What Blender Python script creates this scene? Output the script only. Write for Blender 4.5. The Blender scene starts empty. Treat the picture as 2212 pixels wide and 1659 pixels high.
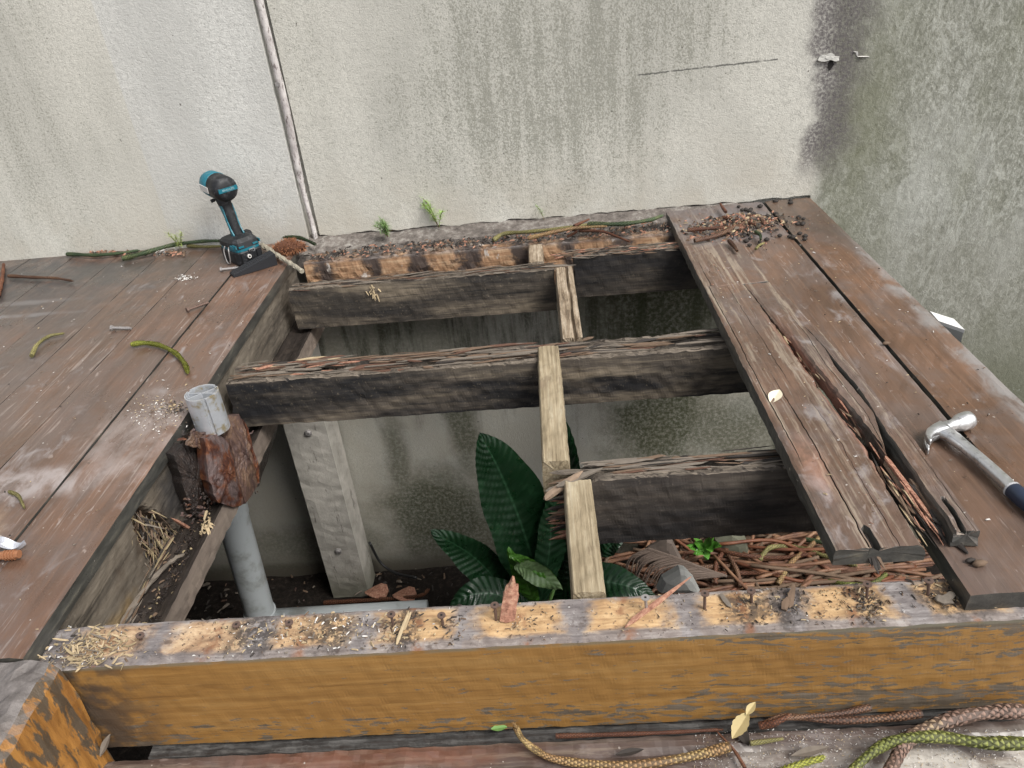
import bpy, math, random
from mathutils import Vector, Matrix, noise as mn
from math import radians, sin, cos, pi, sqrt, exp
random.seed(7)
R = random
sc = bpy.context.scene
S = 0.78      # the place was measured with the camera at height 1; S turns those units into metres

# ---------------------------------------------------------------- camera
F, CX, CY = 1655.0, 1106.0, 829.5
CM = Matrix(((0.99617917, 0.06973254, 0.0525778), (0.00877954, 0.51902551, -0.85471366), (-0.08689057, 0.85190955, 0.51643019)))
cam = bpy.data.cameras.new('camera'); camo = bpy.data.objects.new('camera', cam)
sc.collection.objects.link(camo); sc.camera = camo
cam.sensor_width = 36; cam.lens = F / 2212 * 36; cam.clip_end = 200; cam.clip_start = 0.02
camo.matrix_world = Matrix.Translation((0, 0, S)) @ CM.to_4x4()

# ---------------------------------------------------------------- world, sun
w = bpy.data.worlds.new('World'); sc.world = w; w.use_nodes = True
nt = w.node_tree; nt.nodes.clear()
sky = nt.nodes.new('ShaderNodeTexSky'); sky.sky_type = 'NISHITA'; sky.sun_disc = False
sky.sun_elevation = radians(50); sky.sun_rotation = radians(128); sky.dust_density = 3; sky.air_density = 1
hs = nt.nodes.new('ShaderNodeHueSaturation'); hs.inputs['Saturation'].default_value = 0.22
bg = nt.nodes.new('ShaderNodeBackground'); bg.inputs[1].default_value = 0.135
wo = nt.nodes.new('ShaderNodeOutputWorld')
nt.links.new(sky.outputs[0], hs.inputs['Color']); nt.links.new(hs.outputs[0], bg.inputs[0]); nt.links.new(bg.outputs[0], wo.inputs[0])
sun = bpy.data.lights.new('sun', 'SUN'); sun.energy = 2.0; sun.angle = radians(24); sun.color = (1, .965, .91)
suno = bpy.data.objects.new('sun', sun); sc.collection.objects.link(suno)
# shines softly from behind the camera's right shoulder through thin cloud
az = radians(128); el = radians(52)
sd = Vector((sin(az) * cos(el), cos(az) * cos(el), sin(el)))
suno.rotation_euler = sd.to_track_quat('Z', 'Y').to_euler()
suno.location = (0, 0, 6)
sc.view_settings.view_transform = 'Standard'; sc.view_settings.look = 'None'
sc.view_settings.exposure = 0.62; sc.view_settings.gamma = 1
sc.view_settings.use_curve_mapping = False

# ---------------------------------------------------------------- measuring: photograph point -> place
def ray(x, y): return CM @ Vector(((x - CX) / F, -(y - CY) / F, -1))
def az_(x, y, z=0.0): r = ray(x, y); t = (z - 1) / r.z; return Vector((r.x * t, r.y * t, z))
def ay_(x, y, Y): r = ray(x, y); t = Y / r.y; return Vector((r.x * t, Y, 1 + r.z * t))
def ax_(x, y, X): r = ray(x, y); t = X / r.x; return Vector((X, r.y * t, 1 + r.z * t))

# ---------------------------------------------------------------- object helpers
def put(o, label=None, cat=None, group=None, kind=None):
    if label: o['label'] = label
    if cat: o['category'] = cat
    if group: o['group'] = group
    if kind: o['kind'] = kind
    return o
def thing(name, label, cat, loc=(0, 0, 0), group=None):
    o = bpy.data.objects.new(name, None); o.empty_display_size = .05
    sc.collection.objects.link(o); o.location = loc
    return put(o, label, cat, group)
def wloc(o):
    v = Vector((0, 0, 0))
    while o: v += Vector(o.location); o = o.parent
    return v
def mesh(name, V, Fc, mats, parent=None, origin=None, smooth=False, mi=None, attr=None, **kw):
    """verts are in place coordinates"""
    org = wloc(parent) if parent else Vector(origin if origin is not None else (0, 0, 0))
    me = bpy.data.meshes.new(name)
    me.from_pydata([tuple(Vector(v) - org) for v in V], [], Fc)
    for m in (mats if isinstance(mats, (list, tuple)) else [mats]): me.materials.append(m)
    if mi: me.polygons.foreach_set('material_index', mi)
    if smooth: me.polygons.foreach_set('use_smooth', [True] * len(Fc))
    if attr:
        a = me.attributes.new('lv', 'FLOAT', 'POINT'); a.data.foreach_set('value', attr)
    me.validate(); me.update()
    o = bpy.data.objects.new(name, me); sc.collection.objects.link(o)
    if parent: o.parent = parent
    else: o.location = org
    return put(o, **kw)
def fbm(x, y, z=0.0, o=3):
    s = 0; a = 1; t = 0
    for i in range(o):
        s += a * mn.noise(Vector((x, y, z))); t += a; a *= .5; x *= 2.1; y *= 2.1; z *= 2.1
    return s / t
def loft(rings, cap=True, closed=True):
    V = []; Fc = []; n = len(rings[0])
    for r in rings: V += [Vector(p) for p in r]
    for i in range(len(rings) - 1):
        for j in range(n if closed else n - 1):
            k = (j + 1) % n
            Fc.append((i * n + j, i * n + k, (i + 1) * n + k, (i + 1) * n + j))
    if cap and closed:
        for i, s in ((0, -1), (len(rings) - 1, 1)):
            c = sum((Vector(p) for p in rings[i]), Vector()) / n
            V.append(c); q = len(V) - 1
            for j in range(n):
                k = (j + 1) % n
                Fc.append((q, i * n + k, i * n + j) if s < 0 else (q, i * n + j, i * n + k))
    return V, Fc
def frames(P):
    T = []
    for i in range(len(P)):
        a = P[max(i - 1, 0)]; b = P[min(i + 1, len(P) - 1)]; T.append((b - a).normalized())
    up = Vector((0, 0, 1)) if abs(T[0].z) < .9 else Vector((0, 1, 0))
    out = []
    u = T[0].cross(up).normalized()
    for t in T:
        u = (u - t * u.dot(t)).normalized(); out.append((t, u, t.cross(u)))
    return out
def tube(P, r, n=8, cap=True, jit=0):
    P = [Vector(p) for p in P]; fr = frames(P); rings = []
    for i, p in enumerate(P):
        rr = r(i / max(len(P) - 1, 1)) if callable(r) else r
        rings.append([p + (fr[i][1] * cos(2 * pi * j / n) + fr[i][2] * sin(2 * pi * j / n)) * rr * (1 + jit * R.uniform(-1, 1)) for j in range(n)])
    return loft(rings, cap)
def smoothp(P, n):
    """Catmull-Rom resample"""
    P = [Vector(p) for p in P]; Q = [P[0] * 2 - P[1]] + P + [P[-1] * 2 - P[-2]]; out = []
    m = len(P) - 1
    for k in range(n + 1):
        t = k / n * m; i = min(int(t), m - 1); f = t - i
        a, b, c, d = Q[i], Q[i + 1], Q[i + 2], Q[i + 3]
        out.append(.5 * ((2 * b) + (c - a) * f + (2 * a - 5 * b + 4 * c - d) * f * f + (3 * b - a - 3 * c + d) * f ** 3))
    return out
class MB:
    def __init__(s): s.V = []; s.F = []; s.M = []; s.A = []
    def add(s, VF, m=0, a=None):
        n = len(s.V); V, Fc = VF; s.V += list(V); s.F += [tuple(i + n for i in f) for f in Fc]; s.M += [m] * len(Fc)
        s.A += (a if a else [0.0] * len(V)); return s
    def box(s, c, h, m=0, rot=None):
        V = [Vector((x * h[0], y * h[1], z * h[2])) for z in (-1, 1) for y in (-1, 1) for x in (-1, 1)]
        if rot: V = [rot @ v for v in V]
        s.add(([v + Vector(c) for v in V], [(0, 2, 3, 1), (4, 5, 7, 6), (0, 1, 5, 4), (2, 6, 7, 3), (0, 4, 6, 2), (1, 3, 7, 5)]), m); return s
    def build(s, name, mats, parent=None, **kw): return mesh(name, s.V, s.F, mats, parent, mi=s.M, **kw)
def shard(p0, p1, wd, th=None, tw=None):
    """a broken splinter of wood"""
    p0, p1 = Vector(p0), Vector(p1); th = th or wd * .5
    d = (p1 - p0); L = d.length; d = d / (L or 1)
    up = Vector((0, 0, 1)) if abs(d.z) < .8 else Vector((0, -1, 0))
    u = d.cross(up).normalized(); v = u.cross(d)
    a = R.uniform(-.5, .5) if tw is None else tw
    u, v = u * cos(a) + v * sin(a), v * cos(a) - u * sin(a)
    rings = []
    for k, (t, s_) in enumerate(((0, R.uniform(.2, .7)), (.12, .9), (.5, 1.0), (.85, R.uniform(.5, .8)), (1, R.uniform(.06, .3)))):
        q = p0 + d * (L * t) + u * R.uniform(-.15, .15) * wd
        ring = []
        for (x, y) in ((-.5, -.5), (.5, -.5), (.55, .3), (.05, .5), (-.5, .45)):
            ring.append(q + u * x * wd * s_ * R.uniform(.8, 1.2) + v * y * th * s_ + d * R.uniform(-.06, .06) * L * (1 if k in (0, 4) else .2))
        rings.append(ring)
    return loft(rings)
def crumb(p, s):
    p = Vector(p); a = R.uniform(0, 6.3); l = s * R.uniform(.6, 2.0); ww = s * R.uniform(.3, .6); h = s * R.uniform(.25, .6)
    d = Vector((cos(a), sin(a), R.uniform(-.1, .25))); u = Vector((-sin(a), cos(a), 0))
    V = [p - d * l * .5 - u * ww * .4, p + d * l * .5 - u * ww * .3, p + d * l * .4 + u * ww * .5, p - d * l * .45 + u * ww * .4,
         p - d * l * .2 + Vector((0, 0, h)), p + d * l * .25 + Vector((0, 0, h * .8))]
    return V, [(0, 1, 5, 4), (1, 2, 5), (2, 3, 4, 5), (3, 0, 4), (3, 2, 1, 0)]

# ---------------------------------------------------------------- material helpers
class G:
    def __init__(s, name):
        s.m = bpy.data.materials.new(name); s.m.use_nodes = True; s.t = s.m.node_tree; s.t.nodes.clear()
        g = s.n('ShaderNodeNewGeometry'); vm = s.n('ShaderNodeVectorMath'); vm.operation = 'SCALE'
        s.l(g.outputs['Position'], vm.inputs[0]); vm.inputs['Scale'].default_value = 1 / S; s.P = vm.outputs[0]
        s.N = g.outputs['True Normal']
    def n(s, t): return s.t.nodes.new(t)
    def l(s, a, b): s.t.links.new(a, b)
    def i(s, sock, v):
        if isinstance(v, bpy.types.NodeSocket): s.l(v, sock)
        elif isinstance(v, (tuple, list)) and len(v) == 3 and sock.type == 'RGBA': sock.default_value = (*v, 1)
        else: sock.default_value = v
    def m_(s, op, a, b=None, c=None, clamp=False):
        q = s.n('ShaderNodeMath'); q.operation = op; q.use_clamp = clamp; s.i(q.inputs[0], a)
        if b is not None: s.i(q.inputs[1], b)
        if c is not None: s.i(q.inputs[2], c)
        return q.outputs[0]
    def add(s, a, b): return s.m_('ADD', a, b)
    def mul(s, a, b): return s.m_('MULTIPLY', a, b)
    def mp(s, scale, off=(0, 0, 0), rot=(0, 0, 0), vec=None):
        q = s.n('ShaderNodeMapping'); s.l(vec or s.P, q.inputs[0]); q.inputs['Scale'].default_value = scale if not isinstance(scale, (int, float)) else (scale,) * 3
        q.inputs['Location'].default_value = off; q.inputs['Rotation'].default_value = rot; return q.outputs[0]
    def noise(s, scale, det=4, rough=.55, dist=0, off=(0, 0, 0), rot=(0, 0, 0)):
        q = s.n('ShaderNodeTexNoise'); s.l(s.mp(scale, off, rot), q.inputs['Vector'])
        q.inputs['Scale'].default_value = 1; q.inputs['Detail'].default_value = det; q.inputs['Roughness'].default_value = rough; q.inputs['Distortion'].default_value = dist
        return q.outputs['Fac']
    def voro(s, scale, feat='F1', off=(0, 0, 0)):
        q = s.n('ShaderNodeTexVoronoi'); q.feature = feat; s.l(s.mp(scale, off), q.inputs['Vector']); q.inputs['Scale'].default_value = 1
        return q.outputs['Distance']
    def sm(s, v, a, b, lo=0.0, hi=1.0):
        q = s.n('ShaderNodeMapRange'); q.interpolation_type = 'SMOOTHSTEP'; s.i(q.inputs['Value'], v)
        q.inputs['From Min'].default_value = a; q.inputs['From Max'].default_value = b; q.inputs['To Min'].default_value = lo; q.inputs['To Max'].default_value = hi
        return q.outputs[0]
    def mix(s, f, a, b, bt='MIX'):
        q = s.n('ShaderNodeMix'); q.data_type = 'RGBA'; q.blend_type = bt; s.i(q.inputs[0], f); s.i(q.inputs[6], a); s.i(q.inputs[7], b); return q.outputs[2]
    def ramp(s, f, st):
        q = s.n('ShaderNodeValToRGB'); s.l(f, q.inputs[0]); e = q.color_ramp.elements
        while len(e) < len(st): e.new(.5)
        for k, (p, c) in enumerate(st): e[k].position = p; e[k].color = (*c, 1)
        return q.outputs[0]
    def sep(s):
        q = s.n('ShaderNodeSeparateXYZ'); s.l(s.P, q.inputs[0]); return q.outputs
    def nsep(s):
        q = s.n('ShaderNodeSeparateXYZ'); s.l(s.N, q.inputs[0]); return q.outputs
    def blob(s, c, r, warp=.25, wscale=7, soft=.5):
        """soft-edged ragged patch round c with radii r; 1 inside"""
        v = s.n('ShaderNodeVectorMath'); v.operation = 'SUBTRACT'; s.l(s.P, v.inputs[0]); v.inputs[1].default_value = c
        d = s.n('ShaderNodeVectorMath'); d.operation = 'DIVIDE'; s.l(v.outputs[0], d.inputs[0]); d.inputs[1].default_value = r
        q = s.n('ShaderNodeVectorMath'); q.operation = 'LENGTH'; s.l(d.outputs[0], q.inputs[0])
        if not hasattr(s, 'wn'): s.wn = {}
        if wscale not in s.wn: s.wn[wscale] = s.add(s.noise(wscale, 4, .6, off=(3, 0, 1)), -.5)
        k = s.add(q.outputs['Value'], s.mul(s.wn[wscale], warp * 4))
        return s.sm(k, 1 + soft, 1 - soft)
    def out(s, col, rough=.7, h=None, st=.5, dist=.003, metal=0, coat=0, spec=.5, trans=None):
        b = s.n('ShaderNodeBsdfPrincipled'); s.i(b.inputs['Base Color'], col); s.i(b.inputs['Roughness'], rough); s.i(b.inputs['Metallic'], metal)
        b.inputs['Specular IOR Level'].default_value = spec
        s.i(b.inputs['Coat Weight'], coat); b.inputs['Coat Roughness'].default_value = .25
        if h is not None:
            q = s.n('ShaderNodeBump'); s.i(q.inputs['Height'], h); q.inputs['Strength'].default_value = st; q.inputs['Distance'].default_value = dist; s.l(q.outputs[0], b.inputs['Normal'])
        o = s.n('ShaderNodeOutputMaterial'); s.l(b.outputs[0], o.inputs[0]); return s.m

def flat(name, col, rough=.6, metal=0, var=.15, sc_=60, bump=.2, dirt=None):
    g = G(name); n = g.noise(sc_, 4)
    c = g.mix(n, tuple(x * (1 - var) for x in col), tuple(min(x * (1 + var), 1) for x in col))
    if dirt: c = g.mix(g.sm(g.noise(sc_ * .5, 5, .6, off=(3, 1, 2)), .52, .66), c, dirt)
    return g.out(c, rough, n, bump, .001, metal)

# ---- wall render
def wall_material(name, rough_zone=True, base=(.56, .545, .49)):
    g = G(name); x, y, z = g.sep()[0], g.sep()[1], g.sep()[2]
    def wp(px, py_): return ay_(px, py_, 2.88)
    fine = g.noise(220, 3, .6); med = g.noise(70, 4, .6); big = g.noise((3, 3, 1.6), 4, .6); streak = g.noise((26, 26, 2.2), 4, .6)
    col = g.ramp(g.add(g.mul(med, .4), g.mul(fine, .6)), [(.34, tuple(b * .66 for b in base)), (.47, tuple(b * .97 for b in base)), (.66, tuple(b * 1.2 for b in base))])
    col = g.mix(g.sm(big, .35, .68), col, tuple(b * .86 for b in base))
    # warm dusty base just over the deck
    warm = g.mul(g.sm(z, .34, .02), g.sm(g.noise((6, 6, 5), 4), .3, .65))
    col = g.mix(g.mul(warm, .55), col, (.47, .43, .36))
    # mould: speckled patches, drawn out by rain
    patches = [((1190, 170), (.5, .42), 1.0), ((960, 250), (.30, .3), .6), ((1330, 60), (.45, .32), .85), ((1650, 330), (.25, .25), .25), ((1180, 330), (.18, .2), .5),
               ((40, 330), (.35, .5), .6), ((20, 60), (.16, .22), .6), ((210, 280), (.2, .34), .35), ((640, 100), (.12, .5), .4), ((330, 150), (.2, .2), .2), ((1560, 60), (.2, .3), .35)]
    amt = None
    for (p, r, a) in patches:
        c = wp(*p); b = g.mul(g.blob((c.x, 2.88, c.z), (r[0], 3, r[1]), .3, 5, .75), a); amt = b if amt is None else g.m_('MAXIMUM', amt, b)
    amt = g.mul(amt, g.sm(streak, .3, .68, .6, 1.15))
    sp = g.noise((150, 150, 120), 4, .75, off=(5, 2, 9))
    thr = g.m_('SUBTRACT', .66, g.mul(amt, .24))
    spk = g.sm(g.m_('SUBTRACT', sp, thr), -.03, .08)
    col = g.mix(g.mul(spk, .50), col, (.145, .145, .108)); col = g.mix(g.mul(amt, .30), col, (.23, .23, .19))
    # sparse black specks
    sp2 = g.noise(55, 2, .5, off=(2, 8, 1)); col = g.mix(g.mul(g.sm(sp2, .755, .79), .8), col, (.05, .04, .035))
    if rough_zone:
        edge = g.add(x, g.mul(g.add(g.noise((4, 4, 5), 4), -.5), .22))
        zone = g.sm(g.add(edge, g.mul(g.m_('MAXIMUM', z, -.3), -.06)), .98, 1.06)
        vein = g.noise((40, 40, 24), 6, .72, .8, rot=(0, .5, 0)); vein2 = g.noise((120, 120, 80), 4, .75, .4)
        rc = g.ramp(g.add(g.mul(vein, .5), g.mul(vein2, .5)), [(.32, (.12, .12, .095)), (.46, (.235, .235, .195)), (.55, (.345, .345, .30)), (.68, (.55, .55, .49))])
        gm = g.sm(g.noise((1.9, 1.9, 1.0), 4, .6, off=(1.4, 0, 3.3)), .42, .62); coarse = g.noise((17, 17, 9), 5, .7, 1.4, rot=(0, .6, 0), off=(4, 1, 7)); rc = g.mix(g.mul(g.sm(coarse, .52, .64), .55), rc, (.50, .50, .45)); rc = g.mix(g.mul(g.sm(coarse, .48, .36), .5), rc, (.17, .17, .14)); rc = g.mix(g.mul(g.sm(g.noise((2.6, 2.6, 1.6), 5, .6, off=(8, 0, 2)), .5, .66), .5), rc, (.46, .46, .42)); rc = g.mix(g.mul(g.mul(g.sm(x, 1.5, 1.15), g.sm(z, -.15, .25)), .45), rc, (.17, .175, .12))
        rc = g.mix(g.mul(gm, .42), rc, (.16, .165, .10)); 
        low = g.sm(g.add(z, g.mul(g.add(big, -.5), .5)), -.45, -.95); rc = g.mix(g.mul(low, .7), rc, (.075, .085, .04))
        rc = g.mix(g.mul(g.sm(g.noise((14, 14, 9), 5, .7, off=(9, 9, 2)), .62, .68), g.sm(z, -.6, -.9)), rc, (.42, .44, .40))
        col = g.mix(zone, col, rc)
        # dark damp band along the change of texture, ending in a lump at knee height
        bx = g.add(x, g.mul(g.add(g.noise((3, 3, 6), 4, off=(4, 0, 1)), -.5), .26))
        bc = g.add(bx, g.mul(z, -.035))
        band = g.mul(g.mul(g.sm(bc, .94, 1.0), g.sm(bc, 1.19, 1.07)), g.sm(z, .02, .2))
        col = g.mix(g.mul(band, g.sm(g.noise(90, 4, .65, off=(1, 1, 1)), .34, .60, .4, .95)), col, (.12, .108, .108))
        # the cracked line and flaked spot
        p0 = wp(1375, 162); p1 = wp(1680, 128)
        tt = g.m_('DIVIDE', g.add(x, -p0.x), p1.x - p0.x)
        zl = g.add(g.mul(tt, p1.z - p0.z), p0.z); dz = g.m_('ABSOLUTE', g.m_('SUBTRACT', g.add(z, g.mul(g.add(g.noise(40, 3), -.5), .012)), zl))
        on = g.mul(g.mul(g.sm(dz, .0042, .001), g.m_('GREATER_THAN', tt, 0)), g.mul(g.m_('LESS_THAN', tt, 1), g.sm(g.noise((30, 30, 3), 3, off=(6, 0, 0)), .32, .5)))
        col = g.mix(g.mul(on, .8), col, (.06, .06, .055))
    # below the deck: damp, streaked, with some of the pit's shade painted in
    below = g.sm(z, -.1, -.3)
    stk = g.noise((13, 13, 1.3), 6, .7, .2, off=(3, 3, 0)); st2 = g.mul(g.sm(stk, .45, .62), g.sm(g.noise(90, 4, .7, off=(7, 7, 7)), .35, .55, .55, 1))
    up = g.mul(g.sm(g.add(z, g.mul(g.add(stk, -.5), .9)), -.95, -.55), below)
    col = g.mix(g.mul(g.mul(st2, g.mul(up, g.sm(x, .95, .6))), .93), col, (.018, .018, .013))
    green = None
    for (p, r, a) in [((1420, 920), (.22, .42), .95), ((1560, 930), (.3, .2), .8), ((960, 1130), (.3, .32), .9), ((1010, 1180), (.3, .25), .8), ((860, 1000), (.06, .25), .7), ((690, 1180), (.5, .12), .55), ((1000, 940), (.07, .3), .8), ((1400, 1180), (.5, .16), .8), ((980, 1235), (.6, .05), .9), ((1420, 690), (.34, .26), .95), ((860, 740), (.5, .10), .5), ((560, 1240), (.9, .05), .7)]:  # mould patches; the one behind the right back joist includes painted shade
        c = wp(*p); b = g.mul(g.blob((c.x, 2.88, c.z), (r[0], 3, r[1]), .35, 6, .6), a); green = b if green is None else g.m_('MAXIMUM', green, b)
    green = g.mul(g.mul(green, below), g.sm(g.noise(60, 5, .7, off=(8, 8, 8)), .3, .6, .5, 1))
    col = g.mix(g.mul(below, .35), col, (.24, .235, .195)); col = g.mix(green, col, (.045, .05, .022))  # first mix paints the pit's shade as an even grimy tone
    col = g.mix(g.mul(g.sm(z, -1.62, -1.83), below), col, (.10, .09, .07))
    h = g.add(g.mul(med, .6), g.mul(fine, .5))
    if rough_zone: h = g.add(h, g.mul(g.mul(vein, zone), 1.0))
    return g.out(col, .88, h, .55, .0045, spec=.25)

# ---- painted / weathered deck boards, grain along y
def deck_material(name, seed=0, base=(.105, .060, .038), wear=.5, bare=0.0, wet=.35, blobs=(), along='y', torn=False, coat=.25):
    g = G(name); o = (seed * 3.1, seed * 1.7, seed)
    sc3 = (lambda a, b: (a, b, a)) if along == 'y' else (lambda a, b: (b, a, a))
    grain = g.noise(sc3(130, 5), 4, .6, .4, off=o); gr2 = g.noise(sc3(34, 2.2), 4, .6, .6, off=o); med = g.noise(sc3(16, 9), 5, .65, .5, off=o); big = g.noise(3.4, 4, .6, off=o)
    c = g.ramp(big, [(.3, tuple(b * .72 for b in base)), (.52, base), (.72, (base[0] * 1.35, base[1] * 1.3, base[2] * 1.25))])
    c = g.mix(g.mul(g.sm(grain, .5, .72), .45), c, (base[0] * 1.75, base[1] * 1.75, base[2] * 1.7))
    c = g.mix(g.mul(g.sm(gr2, .52, .36), .40), c, tuple(b * .45 for b in base))
    c = g.mix(g.mul(g.sm(g.noise(sc3(5, 3.2), 5, .65, .8, off=(seed, 2, 8)), .42, .62), .45), c, (.12, .098, .09))
    # milky scuffs where feet have worn the finish
    sf = g.mul(g.sm(med, .54, .72), g.sm(g.noise(2.1, 3, .5, off=(seed, 4, 0)), .36, .6))
    c = g.mix(g.mul(sf, wear), c, (.27, .245, .24))
    ln = g.noise(sc3(90, 3), 3, .6, 1.5, off=(seed, 5, 5)); c = g.mix(g.mul(g.mul(g.sm(ln, .60, .64), g.sm(big, .42, .6)), wear * .7), c, (.30, .25, .22))
    sc_ = g.noise(sc3(60, 18), 3, .5, .8, off=(seed, 9, 3)); c = g.mix(g.mul(g.sm(sc_, .68, .72), wear * .6), c, (.34, .28, .25))
    # bare silvery wood in lines
    if bare: c = g.mix(g.mul(g.sm(g.noise(sc3(60, 1.6), 5, .7, .2, off=(1, seed, 5)), .5, .66), bare), c, (.30, .245, .185))
    for (ct, r, colr, a) in blobs:
        c = g.mix(g.mul(g.mul(g.blob(ct, r, .5, 9, .55), a), g.sm(med, .36, .58, .15 if colr[0] > .2 else .6, 1)), c, colr)
    # dark sides
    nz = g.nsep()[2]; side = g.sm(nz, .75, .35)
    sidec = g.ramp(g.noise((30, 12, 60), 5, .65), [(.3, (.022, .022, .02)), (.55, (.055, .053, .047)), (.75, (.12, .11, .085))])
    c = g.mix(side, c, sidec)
    if torn:   # raw red-brown wood along the long split
        yy = g.sep()[1]; xx = g.sep()[0]; cx_ = g.add(g.mul(g.m_('SUBTRACT', 2.1, yy), .042), .590)
        dd_ = g.m_('ABSOLUTE', g.m_('SUBTRACT', xx, cx_)); k_ = g.mul(g.sm(g.add(dd_, g.mul(g.add(gr2, -.5), .05)), .026, .008), g.mul(g.sm(yy, 1.95, 1.7), g.sm(yy, 1.0, 1.15)))
        c = g.mix(g.mul(k_, .85), c, g.ramp(grain, [(.3, (.10, .045, .03)), (.55, (.23, .105, .07)), (.75, (.33, .2, .14))]))
    # pale grit
    c = g.mix(g.mul(g.sm(g.noise(75, 2, .5, off=(seed, 1, 7)), .735, .76), .8), c, (.42, .38, .34))
    rg = g.sm(big, .3, .7, wet, wet + .28)
    h = g.add(g.mul(grain, .7), g.add(g.mul(gr2, .5), g.mul(med, .25)))
    rg = g.add(rg, g.mul(g.add(med, -.5), .5))
    return g.out(c, rg, h, .5, .0016, spec=.6, coat=coat)

# ---- rough sawn framing, grain along x or y
def timber_material(name, seed=0, dark=(.022, .020, .018), mid=(.085, .068, .052), light=(.25, .20, .145), black=.5, along='x', rough=.8, top=(.20, .165, .13), extra=()):
    g = G(name); o = (seed * 2.3, seed * 5.1, seed * 1.1)
    sc3 = (lambda a, b: (b, a, a)) if along == 'x' else (lambda a, b: (a, b, a))
    grain = g.noise(sc3(150, 6), 5, .65, .3, off=o); pat = g.noise(sc3(14, 2.0), 6, .62, .25, off=o); blot = g.noise(sc3(15, 2.4), 6, .6, .25, off=(o[1], o[0], 4))
    c = g.ramp(g.add(g.mul(grain, .40), g.mul(pat, .60)), [(.38, dark), (.48, mid), (.56, tuple((a + b) / 2 for a, b in zip(mid, light))), (.66, light)])
    c = g.mix(g.mul(g.sm(g.add(blot, g.mul(g.add(grain, -.5), .40)), .40, .60), black), c, (.010, .0105, .0125))
    sm_ = g.noise(90, 5, .75, off=(seed, 0, 2)); c = g.mix(g.mul(g.sm(sm_, .57, .68), .45), c, tuple(min(l * .95, 1) for l in light))
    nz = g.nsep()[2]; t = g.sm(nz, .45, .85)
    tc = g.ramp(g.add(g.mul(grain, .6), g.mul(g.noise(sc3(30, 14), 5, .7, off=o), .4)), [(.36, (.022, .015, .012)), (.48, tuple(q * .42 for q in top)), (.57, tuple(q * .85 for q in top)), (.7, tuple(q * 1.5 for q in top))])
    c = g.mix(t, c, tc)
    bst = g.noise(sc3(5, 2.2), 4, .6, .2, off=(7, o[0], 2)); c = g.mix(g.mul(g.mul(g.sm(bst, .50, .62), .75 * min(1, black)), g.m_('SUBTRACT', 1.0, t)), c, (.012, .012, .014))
    for (ct, r, colr, a) in extra: c = g.mix(g.mul(g.blob(ct, r, .35, 16, .4), a), c, colr)
    return g.out(c, rough, g.add(grain, g.mul(sm_, .5)), .45, .002, spec=.3)

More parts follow.
